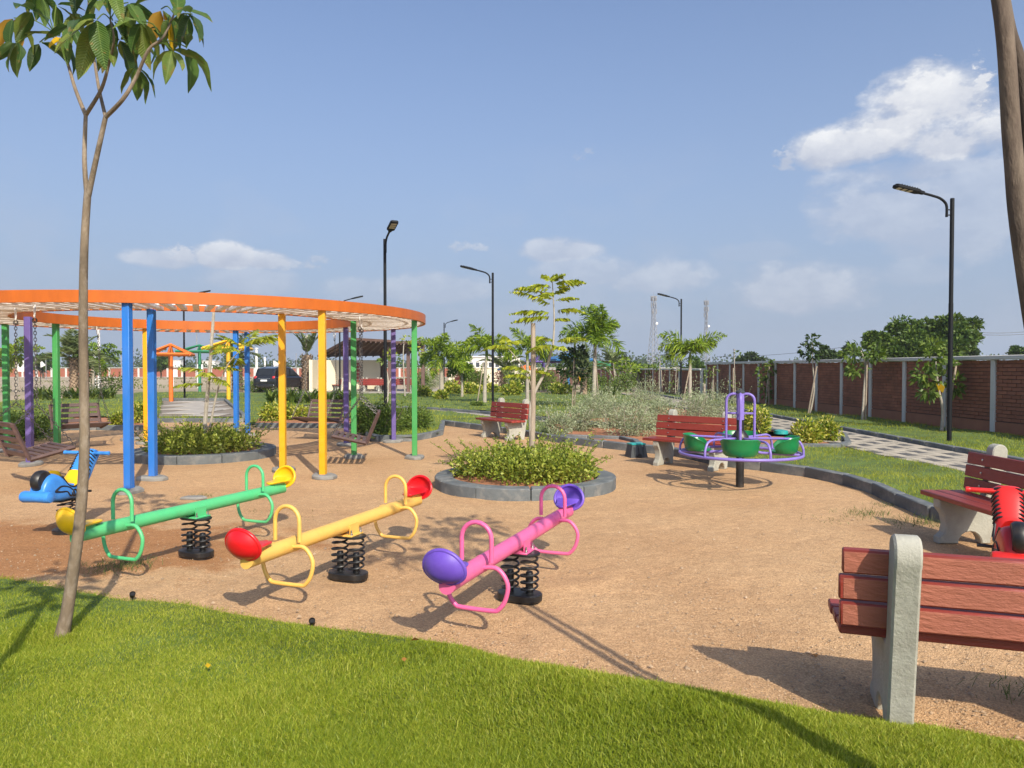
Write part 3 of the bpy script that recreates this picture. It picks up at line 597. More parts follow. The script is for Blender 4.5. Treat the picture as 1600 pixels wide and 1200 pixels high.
# back lawn, paths, beds
PATHX = (6.75, 8.42)
COURT = g2((248, 655), (381, 655), (352, 629), (254, 629))
PATH2 = [(-9, 30.5), (-6, 29.8), (-3, 28.2), (-.7, 25.6), (2.3, 20.7), (4.6, 18.9), (6.9, 17.6)]
BED_L = g2((98, 671), (245, 671), (250, 655), (115, 655)); BED_M = g2((398, 667), (566, 667), (560, 655), (405, 655))
BED_S = g2((860, 689), (985, 703), (1125, 722), (1170, 655), (1010, 632), (850, 655)); BED_Y = g2((1150, 706), (1327, 703), (1318, 678), (1160, 668))
FLDS = (11.2, 49.0)
def bl_mask(x, y):
    m = ~inpoly(x, y, SANDP) & ~inpoly(x, y, COURT) & ~((x > PATHX[0]) & (x < PATHX[1]) & (y > 4) & (y < 46)) & (polydist(x, y, PATH2) > .72)
    return m & (x < 12.45 - .048 * y) & ~inpoly(x, y, BED_L) & ~inpoly(x, y, BED_M) & ~inpoly(x, y, BED_S) & ~inpoly(x, y, BED_Y)
def bl_h(x, y): return .085 + .030 * bumps(x * 1.2, y * 1.2) + .02 * np.clip((x - 8.5) / 2, 0, 1) * (1 + bumps(x * 2.2, y * 2.2))
lawn_mesh('back_lawn', -24, 12.3, 3.2, 47.5, .16, bl_mask, bl_h)
def back_grass():
    n = 420000; y = 1 / NR.uniform(1 / 47., 1 / 6.0, n) ; x = NR.uniform(-.78, .78, n) * y
    k = bl_mask(x, y) & (x > -24); x, y = x[k], y[k]
    s = (y / 12.0).clip(.8, 2.4)
    h = NR.normal(.05, .014, len(x)).clip(.02, .1) * s ** .6 * (1 + .3 * bumps(x * 1.4, y * 1.4)).clip(.4, 2); w = NR.uniform(.005, .01, len(x)) * s
    blades(x, y, bl_h(x, y) - .01, h, w, M['grassfar'], 'lawn_grass', .7, 1)
back_grass()
for nm, pl in (('planting_bed', BED_L), ('planting_bed', BED_M), ('planting_bed', BED_S), ('planting_bed', BED_Y)): sheet(nm, pl, .05, M['redsoil'])
court = sheet('paved_court', COURT, .085, M['paver_base'])
def court_slabs():
    n = 0; x0 = min(p[0] for p in COURT); y0 = min(p[1] for p in COURT); m = MB(); m.box((0, 0, 0), (1.18, 1.18, .03), bev=.012); o0 = m.build('paving_slab', M['slab'], court)
    for i in range(14):
        for j in range(14):
            x, y = x0 + (i + .5) * 1.2, y0 + (j + .5) * 1.2
            if all(inpoly(np.array([x + a]), np.array([y + b]), COURT)[0] for a in (-.5, .5) for b in (-.5, .5)):
                o = o0 if n == 0 else o0.copy(); n += 1
                if n > 1: C.objects.link(o)
                o.location = (x, y, .10 + RN.uniform(-.004, .004))
court_slabs()
def strip(name, line, w, z, mat):
    L_ = [Vector(p) for p in line]; a, b = [], []
    for i, p in enumerate(L_):
        d = (L_[min(i + 1, len(L_) - 1)] - L_[max(i - 1, 0)]).normalized(); nn = Vector((-d.y, d.x)); a.append(p + nn * w / 2); b.append(p - nn * w / 2)
    me = bpy.data.meshes.new(name); k = len(a); me.from_pydata([(p.x, p.y, z) for p in a + b], [], [(i, k + i, k + i + 1, i + 1) for i in range(k - 1)])
    me.materials.append(mat)
    for p in me.polygons:
        if p.normal.z < 0: p.flip()
    return tag(link(name, me), kind='structure')
strip('curved_path', PATH2, 1.4, .05, M['slab'])
path = sheet('path', [(PATHX[0], 4), (PATHX[1], 4), (PATHX[1], 46), (PATHX[0], 46)], .02, M['paver_base'])
def pavers():
    s = .2075; nx = 8; x0 = PATHX[0] + .01; msh = {}
    for key, mt in (('l', M['paver_l']), ('d', M['paver_d'])):
        b = MB(); b.box((0, 0, .02), (s - .012, s - .012, .04), bev=.005); o = b.build('paver', mt, path); msh[key] = o
    first = {'l': True, 'd': True}; rest = {'l': MB(), 'd': MB()}; cnt = 0
    for j in range(0, 187):
        for i in range(nx):
            y = 7.2 + j * s; x = x0 + (i + .5) * s
            key = 'd' if i % 4 == 2 * ((j // 2) % 2) else 'l'
            if 10.6 < y and cnt < 290:
                o = msh[key] if first[key] else msh[key].copy()
                if not first[key]: C.objects.link(o)
                first[key] = False; o.location = (x, y, .022 + RN.uniform(-.002, .003)); o.rotation_euler = (RN.uniform(-.006, .006), RN.uniform(-.006, .006), 0); cnt += 1
            else: rest[key].box((x, y, .042), (s - .012, s - .012, .04))
    for key, mt in (('l', M['paver_l']), ('d', M['paver_d'])): tag(rest[key].build('pavers', mt, path, False), kind='stuff')
pavers()

# kerbs: each stone a piece
def kerb(name, line, h=.15, w=.13, stone=.8, z0=-.02, closed=False, lab=None):
    root = bpy.data.objects.new(name, None); C.objects.link(root); tag(root, kind='structure')
    if closed: line = list(line) + [line[0]]
    cum = [0]
    for i in range(len(line) - 1): cum.append(cum[-1] + (Vector(line[i + 1][:2]) - Vector(line[i][:2])).length)
    def at(d):
        d = min(max(d, 0), cum[-1])
        for i in range(len(line) - 1):
            if d <= cum[i + 1] + 1e-9:
                t = (d - cum[i]) / max(cum[i + 1] - cum[i], 1e-9); return Vector(line[i][:2]).lerp(Vector(line[i + 1][:2]), t)
        return Vector(line[-1][:2])
    n = max(1, round(cum[-1] / stone)); ds = sorted(set([cum[-1] * i / n for i in range(n + 1)]))
    for i in range(n):
        a, b = at(ds[i]), at(ds[i + 1]); L_ = (b - a).length; m = MB()
        m.box((0, 0, h / 2), (L_ - .008, w, h), bev=.014); o = m.build('kerb_stone', M['kerb'], root)
        c = (a + b) / 2; o.location = (c.x, c.y, z0 + RN.uniform(-.004, .004)); o.rotation_euler = (RN.uniform(-.012, .012), 0, math.atan2(b.y - a.y, b.x - a.x))
    return root
kerb('kerb', SAND_FAR[1:6]); kerb('kerb', SAND_FAR[5:7]); kerb('kerb', SAND_FAR[7:9]); kerb('kerb', SAND_FAR[8:13], .16)
kerb('kerb', SAND_FAR[12:-1], .17, .14)
kerb('kerb', [(PATHX[1] + .07, 5), (PATHX[1] + .07, 46)], .17, .13, 1.0)
kerb('kerb', [(PATHX[0] - .07, 16.6), (PATHX[0] - .07, 46)], .13, .12, 1.0)
kerb('kerb', g2((1150, 706), (1245, 703), (1327, 703), (1318, 684)), .15)
kerb('kerb', g2((868, 686), (985, 690), (1000, 700)), .14)
kerb('kerb', [COURT[1], COURT[2]], .2); kerb('kerb', [COURT[2], COURT[3]], .24)
kerb('kerb', [(p[0] - .55, p[1] + .55) for p in PATH2[1:6]], .16, .13, 1.2)

# ------------------------------------------------------------------ walls
def pier_wall(A, B, height, name, label, spacing=1.8, detail=True, group=None, nsingle=300, pw=.15):
    A, B = Vector(A), Vector(B); d = B - A; Ln = d.length; rz = math.atan2(d.y, d.x)
    root = thing(name, label, 'wall', (A.x, A.y, 0), rz, group)       # local +x runs along the wall, local +y is the park side
    n = round(Ln / spacing); sp = Ln / n
    m = MB(); m.box((Ln / 2, -.06, height / 2 - .06), (Ln, .12, height - .12)); m.build('mortar_backing', M['mortar' if detail else 'farbrick'], root, False)
    if detail: m = MB(); m.box((Ln / 2, .005, .17), (Ln, .05, .40)); m.build('plinth', M['plinth'], root)
    m = MB(); m.box((Ln / 2, -.03, height - .05), (Ln + .1, .30, .10), bev=.012); m.build('coping', M['pier'], root)
    m = MB(); m.box((0, 0, height / 2 - .05), (pw, .12, height - .10), bev=.008); p0 = m.build('pier', M['pier'], root)
    for i in range(n + 1):
        p = p0 if i == 0 else p0.copy()
        if i: C.objects.link(p)
        p.location = (i * sp, .0, 0)
    m = MB(); m.box((Ln / 2, .075, .03), (Ln, .05, .06)); m.build('footing_edge', M['pier'], root)
    if not detail: return root
    m = MB(); bl, bh = .292, .088; m.box((0, 0, 0), (bl - .012, .035, bh - .012), bev=.004); b0 = m.build('brick', M['brick'], root); rest = MB(); cnt = 0
    z0 = .39; rows = int((height - .11 - z0) / bh); bh2 = (height - .11 - z0) / rows
    for i in range(n):
        x0 = i * sp + .078; x1 = (i + 1) * sp - .078
        for r in range(rows):
            x = x0 - (bl / 2 if r % 2 else 0)
            while x < x1 - .02:
                a, b = max(x, x0), min(x + bl, x1)
                if b - a > .04:
                    c = ((a + b) / 2, .006 + RN.uniform(-.004, .005), z0 + (r + .5) * bh2)
                    if b - a > bl - .01 and cnt < nsingle:
                        o = b0 if cnt == 0 else b0.copy()
                        if cnt: C.objects.link(o)
                        o.location = c; cnt += 1
                    else: rest.box(c, (b - a - .012, .035, bh2 - .012))
                x += bl
    tag(rest.build('brickwork', M['brick'], root, False), kind='stuff'); return root
def wx(y): return 12.4 - .048 * y
pier_wall((wx(13.95), 13.95), (wx(39.6), 39.6), 1.95, 'boundary_wall', 'tall red brick boundary wall with pale piers beside the paved path', 1.8)
pier_wall((wx(39.6) - .25, 39.8), (7.6, 72), 1.62, 'boundary_wall', 'lower brown wall with grey posts continuing beyond the tall brick wall', 1.9, nsingle=0)
pier_wall((60, 131), (-100, 131), 1.72, 'field_wall', 'long low red wall with white posts across the far dry field', 2.6, detail=False, pw=.34)
# ------------------------------------------------------------------ pergola ring with swings
RC = Vector((-5.88, 13.75, 0))
def pergola():
    root = thing('pergola', 'round orange topped swing pergola on blue, yellow, green and purple posts', 'pergola', RC)
    def ring(r0, r1, z0, z1, n=96):
        m = MB(); m_v = []
        for r, z in ((r0, z0), (r1, z0), (r1, z1), (r0, z1)):
            for i in range(n): a = 2 * PI * i / n; m_v.append((r * math.cos(a), r * math.sin(a), z))
        f = [(k * n + i, k * n + (i + 1) % n, ((k + 1) % 4) * n + (i + 1) % n, ((k + 1) % 4) * n + i) for k in range(4) for i in range(n)]
        m.add(m_v, f); return m
    ring(4.19, 4.24, 2.50, 2.66).build('fascia', M['orange'], root, True, 30); ring(2.86, 2.91, 2.50, 2.69).build('fascia', M['orange'], root, True, 30)
    m = MB(); m.box((3.55, 0, 0), (1.275, .085, .05), bev=.004); s0 = m.build('slat', M['white'], root); k = 118
    for i in range(k):
        s = s0 if i == 0 else s0.copy()
        if i: C.objects.link(s)
        s.location = (0, 0, 2.535 + RN.uniform(-.003, .003)); s.rotation_euler = (0, 0, 2 * PI * i / k + RN.uniform(-.004, .004))
    for r in (3.2, 3.9): ring(r - .025, r + .025, 2.565, 2.61).build('joist', M['whitem'], root, True, 30)
    col = dict(b='blue', y='yellow', g='green', p='purple')
    def post(c, x, y):
        a = math.atan2(y, x); m = MB(); m.box((0, 0, 1.255), (.098, .098, 2.51), bev=.006); o = m.build('post', M[col[c]], root); o.location = (x, y, 0); o.rotation_euler = (0, 0, RN.uniform(-.2, .2) + .1)
        m = MB(); pts = [(math.cos(t) * RN.uniform(.20, .27), math.sin(t) * RN.uniform(.14, .2)) for t in lerp(0, 2 * PI - 2 * PI / 9, 9)]
        m.prism(pts, -.02, .065, bev=.025); f = m.build('footing', M['pad'], o); f.rotation_euler = (0, 0, RN.uniform(0, 3))
    for c, an in (('b', -78.6), ('y', -42.3), ('g', -5.6), ('p', 38), ('b', 97.5), ('y', 133), ('g', 170)):
        a = rad(an)
        for r in (4.13, 3.0): post(c, r * math.cos(a), r * math.sin(a))
    post('p', -8.14 - RC.x, 12.4 - RC.y); post('p', 4.13 * math.cos(rad(206)), 4.13 * math.sin(rad(206)))
    return root
pergola()
def chain_mesh(mb, a, b, link_l=.062, r=.0075):
    a, b = Vector(a), Vector(b); d = b - a; L_ = d.length; n = max(2, round(L_ / (link_l * .74))); T = d.to_track_quat('Z', 'Y').to_matrix().to_4x4()
    for i in range(n):
        c = a + d * ((i + .5) / n); P = []
        for j in range(8):
            t = 2 * PI * j / 8; P.append((math.cos(t) * .017, 0, math.sin(t) * .5 * link_l))
        mb.tube(P, r * .62, 4, 0, Matrix.Translation(c) @ T @ Matrix.Rotation(PI / 2 * (i % 2) + .3, 4, 'Z'), closed=True)
def make_swing():
    root = thing('swing', 'x', 'swing', (0, 0, 0), 0, 'bench swings hanging from the ring'); w = .44
    # faces -y ; tilted a little backward
    back = [Vector((0, .10, .40)), Vector((0, .30, .90))]; fr = Vector((0, -.46, .53))
    for sx in (-1, 1):
        m = MB(); m.tube([(sx * w, back[0].y, back[0].z), (sx * w, back[1].y, back[1].z)], .030, 4); m.tube([(sx * w, back[0].y, back[0].z), (sx * w, fr.y, fr.z)], .030, 4); m.build('side_frame', M['wood'], root, False)
    nb = (back[1] - back[0]).normalized(); ab = math.atan2(back[1].z - back[0].z, back[1].y - back[0].y)
    for i in range(5):
        p = back[0].lerp(back[1], .12 + .21 * i); m = MB(); m.box((0, 0, 0), (2 * w - .02, .072, .022), bev=.003); o = m.build('back_slat', M['wood'], root); o.location = (0, p.y, p.z); o.rotation_euler = (ab, 0, 0)
    asl = math.atan2(back[0].z - fr.z, back[0].y - fr.y)
    for i in range(6):
        p = back[0].lerp(fr, .10 + .168 * i); m = MB(); m.box((0, 0, .012), (2 * w - .02, .062, .022), bev=.003); o = m.build('seat_slat', M['wood'], root); o.location = (0, p.y, p.z); o.rotation_euler = (asl, 0, 0)
    for sx in (-1, 1):
        top = Vector((sx * w * .86, .0, 2.33)); j = Vector((sx * (w - .02), .0, 1.16)); m = MB(); chain_mesh(m, top, j); m.build('chain', M['chain'], root)
        for e in ((sx * w, back[1].y - .02, back[1].z - .02), (sx * w, fr.y, fr.z + .03)): m = MB(); chain_mesh(m, j, e); m.build('chain', M['chain'], root)
        m = MB(); r_ = [(top.x, math.cos(t) * .03, 2.30 + math.sin(t) * .035) for t in lerp(0, 2 * PI * .9, 9)]; m.tube(r_, .006, 5, closed=True); m.build('ring', M['chain'], root)
        m = MB(); m.tube(bez([(top.x - .02, 0, 2.51), (top.x - .02, 0, 2.38), (top.x, 0, 2.335), (top.x + .02, 0, 2.38), (top.x + .02, 0, 2.51)], 4), .008, 6); m.build('hook', M['whitem'], root)
    return root
sw0 = make_swing()
for i, (an, r, dr, lb) in enumerate([(-105.4, 3.55, -.42, 'dark slatted swing nearest the blue spring rider, hanging by pale chains'), (156, 3.3, -.35, 'dark slatted swing at the far left of the ring, half behind the front tree trunk'),
                                     (-19.5, 3.5, .5, 'dark slatted swing between the yellow post and the green posts'), (65, 3.5, .1, 'dark slatted swing at the back of the ring, seen beside the yellow post')]):
    s = sw0 if i == 0 else copy_tree(sw0); a = rad(an); s.location = (RC.x + r * math.cos(a), RC.y + r * math.sin(a), 0); s['label'] = lb
    s.rotation_euler = (0, 0, a - PI / 2 + dr) if True else 0

# ------------------------------------------------------------------ spring seesaws
def bucket(mat, parent):
    """moulded seat: short flat tongue toward the pivot (-x), egg shaped dish leaning back at +x"""
    m = MB(); lean = rad(19); up = Vector((math.sin(lean), 0, math.cos(lean))); nn = Vector((-math.cos(lean), 0, math.sin(lean))); c = Vector((.062, 0, .050)); na, nr = 36, 7
    def P(r, a, off):
        y = .128 * math.cos(a) * r * (1 - .10 * math.sin(a)); h = .108 * math.sin(a) * r
        return c + Vector((0, y, 0)) + up * h - nn * (.058 * (1 - r ** 2.6) - off)
    for off, rev in ((.009, 0), (-.009, 1)):
        V = [P(0.001, 0, off)]; F_ = []
        for i in range(1, nr + 1):
            for j in range(na): V.append(P(i / nr, 2 * PI * j / na, off))
        for j in range(na): F_.append((0, 1 + j, 1 + (j + 1) % na))
        for i in range(nr - 1):
            for j in range(na): p = 1 + i * na; q = p + na; F_.append((p + j, q + j, q + (j + 1) % na, p + (j + 1) % na))
        m.add(V, [tuple(reversed(f)) for f in F_] if rev else F_)
    m.tube([P(.985, 2 * PI * j / na, 0) for j in range(na)], .0125, 8, closed=True)
    V = []; F_ = []; xs = [.045, .0, -.05, -.10, -.145, -.170, -.182]; ws = [.098, .088, .074, .064, .056, .040, .012]; k = 10
    for x, w in zip(xs, ws):
        th = .013 if x > -.16 else .009
        for j in range(k): a_ = 2 * PI * j / k; V.append((x, w * math.copysign(abs(math.cos(a_)) ** .6, math.cos(a_)), .010 + th * math.copysign(abs(math.sin(a_)) ** .8, math.sin(a_)) + .008 * math.cos(a_) ** 2 + max(0, x) * .5))
    for i in range(len(xs) - 1):
        for j in range(k): F_.append((i * k + j, i * k + (j + 1) % k, (i + 1) * k + (j + 1) % k, (i + 1) * k + j))
    F_.append(tuple(range(k - 1, -1, -1))); F_.append(tuple((len(xs) - 1) * k + j for j in range(k))); m.add(V, F_)
    return m.build('seat', mat, parent, True, 60)
def coil(mb, c, r, z0, z1, turns, wire, n=6, T=None, per=14):
    P = []; k = int(turns * per)
    for i in range(k + 1):
        t = i / k; a = 2 * PI * turns * t; rr = r * (1 - .06 * math.cos(2 * PI * t)); P.append((c[0] + rr * math.cos(a), c[1] + rr * math.sin(a), z0 + (z1 - z0) * t))
    mb.tube(P, wire, n, 0, T)
def oblong(mb, L_, w, z0, z1, bev=.006):
    P = [(math.cos(a) * w / 2 , math.sin(a) * w / 2 + L_ / 2 - w / 2) for a in lerp(0, PI, 9)] + [(math.cos(a) * w / 2, math.sin(a) * w / 2 - L_ / 2 + w / 2) for a in lerp(PI, 2 * PI, 9)]
    mb.prism(P, z0, z1, bev=bev)
def seesaw(c, ang, tube_m, seat_m, label, tilt=0.0):
    root = thing('seesaw', label, 'seesaw', (c[0], c[1], 0), ang, 'spring seesaws on the sand'); zb = .43
    m = MB(); oblong(m, .33, .19, .012, .062); oblong(m, .30, .16, -.02, .02)
    for i in range(10): a = 2 * PI * i / 10; m.box((math.cos(a) * .07, math.sin(a) * .14, .0), (.025, .025, .06))
    m.build('base_plate', M['black'], root)
    for s in (-1, 1):
        m = MB(); coil(m, (0, s * .073, 0), .060, .075, .335, 5.4, .0085); m.build('spring', M['black'], root)
        m = MB(); m.lathe([(.026, .06), (.028, .20), (.022, .215)], 10, c=(0, s * .073, 0)); m.build('bump_stop', M['black'], root)
    m = MB(); oblong(m, .30, .17, .332, .352); m.build('top_plate', M['black'], root)
    m = MB(); m.box((0, 0, .357), (.17, .17, .012), bev=.002)
    for s in (-1, 1): m.box((0, s * .055, .40), (.12, .008, .085))
    m.build('bracket', tube_m, root)
    m = MB()
    for sx in (-1, 1):
        for sy in (-1, 1): m.lathe([(.011, .352), (.011, .375), (.006, .377), (.006, .402)], 6, c=(sx * .065, sy * .073, 0))
    m.build('bolts', M['steel'], root)
    beam = bpy.data.objects.new('beam', None)
    m = MB(); P = [(-1.145, 0, zb)] + [(x, 0, zb) for x in lerp(-1.11, 1.11, 7)] + [(1.145, 0, zb)]; m.tube(P, .053, 20)
    for v in range(len(m.v)):                                          # the cut ends slope back underneath
        x, y, z = m.v[v]
        if abs(x) > 1.13: m.v[v] = (x - math.copysign((zb + .05 - z) * .0 - (z - zb) * .9, x) * -.5 if False else x + math.copysign((z - zb) * -.4, x), y, z)
    bo = m.build('beam', tube_m, root)
    for s in (-1, 1):
        m = MB(); x = s * .745
        U = [(x, -.10, zb + .035), (x, -.10, zb + .15)] + [(x, -.10 * math.cos(t), zb + .175 + .10 * math.sin(t)) for t in lerp(0, PI, 11)] + [(x, .10, zb + .15), (x, .10, zb + .035)]
        m.tube(U, .0145, 10); m.build('handle', tube_m, root)
        m = MB(); h = [(.045, zb - .002), (.125, zb + .004), (.175, zb - .03), (.205, zb - .085), (.205, zb - .135), (.185, zb - .20), (.145, zb - .25), (.10, zb - .262)]
        m.tube(bez([(x, y, z) for y, z in h] + [(x, -y, z) for y, z in reversed(h)], 3), .0145, 10); m.build('foot_loop', tube_m, root)
        m = MB(); m.tube([(x - .07 * s, 0, zb), (x - .082 * s, 0, zb)], .0545, 20); m.build('band', tube_m, root)
        st = bucket(seat_m, root); st.location = (s * 1.12, 0, zb + .060); st.rotation_euler = (0, 0, 0 if s > 0 else PI)
        m = MB(); m.box((s * 1.07, 0, zb + .049), (.14, .06, .02), bev=.004); m.build('seat_bracket', tube_m, root)
    return root
seesaw((-2.76, 6.40), rad(68.5), M['sgreen'], M['pyellow'], 'green spring seesaw with yellow bucket seats')
seesaw((-1.28, 5.72), rad(69.5), M['sgold'], M['pred'], 'golden yellow spring seesaw with red bucket seats')
seesaw((.055, 5.19), rad(68.5), M['spink'], M['ppurple'], 'pink spring seesaw with purple bucket seats')

# ------------------------------------------------------------------ spring riders shaped like motorbikes
def rider(c, rz, body_m, seat_m, label, roll_m):
    root = thing('spring_rider', label, 'spring rider', (c[0], c[1], 0), rz, 'motorbike spring riders')
    m = MB(); oblong(m, .30, .30, -.02, .05); m.build('base_plate', M['black'], root)
    for s in (-1, 1): m = MB(); coil(m, (.0, s * .0, 0) if s < 0 else (.0, 0, 0), .095 if s < 0 else .058, .06, .385, 5.5 if s < 0 else 6.5, .009); m.build('spring', M['black'], root)
    # moulded body: outline in x (forward) and z, lofted to a rounded width
    top = [(-.44, .50), (-.42, .60), (-.36, .685), (-.27, .72), (-.19, .69), (-.13, .615), (-.05, .575), (.04, .585), (.10, .64), (.17, .75), (.25, .865), (.31, .92), (.37, .915), (.40, .86)]
    bot = [(-.44, .46), (-.36, .455), (-.32, .40), (-.26, .385), (-.18, .38), (-.1, .38), (0, .385), (.08, .40), (.15, .44), (.22, .50), (.29, .60), (.34, .70), (.39, .78), (.41, .83)]
    n = len(top); V = []; F_ = []; k = 12
    for i in range(n):
        (xt, zt), (xb, zb_) = top[i], bot[i]; t = i / (n - 1); hw = .085 + .045 * math.sin(PI * min(1, t * 1.35)) if t < .74 else .10
        if t > .6: hw = .105
        for j in range(k):
            a = 2 * PI * j / k; cs, sn = math.cos(a), math.sin(a); q = .55
            y = math.copysign(abs(cs) ** q, cs) * hw; w = (math.copysign(abs(sn) ** q, sn) + 1) / 2
            V.append((xb + (xt - xb) * w, y, zb_ + (zt - zb_) * w))
    for i in range(n - 1):
        for j in range(k): F_.append((i * k + j, (i + 1) * k + j, (i + 1) * k + (j + 1) % k, i * k + (j + 1) % k))
    F_.append(tuple(range(k))); F_.append(tuple((n - 1) * k + j for j in range(k - 1, -1, -1)))
    m = MB(); m.add(V, F_); body = m.build('body', body_m, root, True, 70)
    sd = body.modifiers.new('s', 'SUBSURF'); sd.levels = 1; sd.render_levels = 2
    # rear wheel standing in the tail
    m = MB(); P = [(-.34 + .105 * math.cos(a), 0, .60 + .125 * math.sin(a)) for a in lerp(0, 2 * PI * 23 / 24, 24)]
    prof = [(-.048, .0), (-.05, .03), (-.03, .046), (0, .05), (.03, .046), (.05, .03), (.048, 0)]; V = []; F_ = []; nk = len(prof)
    for i in range(28):
        a = 2 * PI * i / 28
        for (y, r) in prof: V.append((-.36 + (.07 + r) * math.cos(a), y, .635 + (.07 + r) * math.sin(a)))
    for i in range(28):
        for j in range(nk - 1): F_.append((i * nk + j, ((i + 1) % 28) * nk + j, ((i + 1) % 28) * nk + j + 1, i * nk + j + 1))
    m.add(V, F_); m.lathe([(.03, -.05), (.075, -.048), (.075, .048), (.03, .05)], 20, T=Matrix.Translation((-.36, 0, .635)) @ Matrix.Rotation(PI / 2, 4, 'X')); m.build('wheel', M['black'], root)
    # saddle with dark piping
    m = MB(); V = []; F_ = []; sx = lerp(-.185, .115, 9)
    zz = [.71, .655, .605, .585, .577, .583, .60, .637, .68]
    for i in range(9):
        w = .098 + .02 * math.sin(PI * i / 8)
        for j in range(7): v = j / 3 - 1; V.append((sx[i] + .0, v * w * 1.02, zz[i] + .016 - .06 * abs(v) ** 4))
    for i in range(8):
        for j in range(6): F_.append((i * 7 + j, (i + 1) * 7 + j, (i + 1) * 7 + j + 1, i * 7 + j + 1))
    m.add(V, F_); m.build('saddle', seat_m, root, True, 70)
    for s in (-1, 1): m = MB(); m.tube(bez([(sx[i], s * (.098 + .02 * math.sin(PI * i / 8)) * 1.03, zz[i] - .045) for i in range(9)], 3), .0095, 6); m.build('saddle_piping', M['blackm'], root)
    for i in range(8):                                               # dark ribs painted on raised ridges of the neck
        t = .08 + i * .112; x = .12 + (.325 - .12) * t; z = .665 + (.925 - .665) * t
        for s in (-1, 1):
            m = MB(); m.tube(bez([(x + .012, s * .040, z + .008), (x + .0, s * .085, z - .004), (x + .04, s * .112, z - .06)], 3), [.003, .006, .009, .010, .009, .007, .004], 5); m.build('rib', M['blackm'], root)
    m = MB(); m.tube([(.31, -.27, .865), (.31, .27, .865)], .021, 10)
    for s in (-1, 1): m.lathe([(.021, 0), (.024, .01), (.024, .03), (.008, .036)], 10, T=Matrix.Translation((.31, s * .255, .865)) @ Matrix.Rotation(-s * PI / 2, 4, 'X'))
    m.build('handlebar', body_m, root)
    m = MB(); m.tube([(.10, -.22, .46), (.10, .22, .46)], .013, 8); m.build('footrest', M['black'], root)
    m = MB(); m.lathe([(.02, -.18), (.056, -.168), (.064, -.145), (.060, 0), (.064, .145), (.056, .168), (.02, .18)], 16, T=Matrix.Translation((-.42, 0, .475)) @ Matrix.Rotation(PI / 2, 4, 'X')); m.build('rear_roll', roll_m, root)
    for s in (-1, 1):                                                # outlined engine shapes on both flanks
        m = MB(); y = s * .116
        m.tube(bez([(-.30, y, .515), (-.22, y * 1.03, .56), (-.10, y * 1.04, .53), (-.03, y * 1.02, .455), (-.09, y * 1.04, .44), (-.14, y * 1.04, .49), (-.22, y * 1.03, .50), (-.30, y, .515)], 4), .010, 6); m.build('exhaust_outline', M['blackm'], root)
        m = MB(); m.tube([(-.03 + .035 * math.cos(a), y * 1.05, .462 + .035 * math.sin(a)) for a in lerp(0, 2 * PI * .93, 14)], .010, 6, closed=True); m.build('pipe_end', M['blackm'], root)
        m = MB(); y = s * .098; m.tube(bez([(.05, y * 1.05, .46), (.11, y * 1.03, .56), (.19, y, .67), (.235, y, .67), (.185, y, .57), (.12, y * 1.02, .49), (.05, y * 1.05, .46)], 4), .009, 6); m.build('front_outline', M['blackm'], root)
    m = MB(); m.box((0, 0, .378), (.34, .15, .018), bev=.004); m.build('mount_plate', M['black'], root)
    root.scale = (.9, .9, .89); return root
rider((-4.46, 7.35), rad(81), M['rblue'], M['pyellow'], 'blue motorbike spring rider with a yellow saddle on black coils', M['rblue'])
rider((3.39, 4.96), rad(62), M['rred'], M['rred'], 'red motorbike spring rider with dark ribs and black rear wheel', M['rred'])

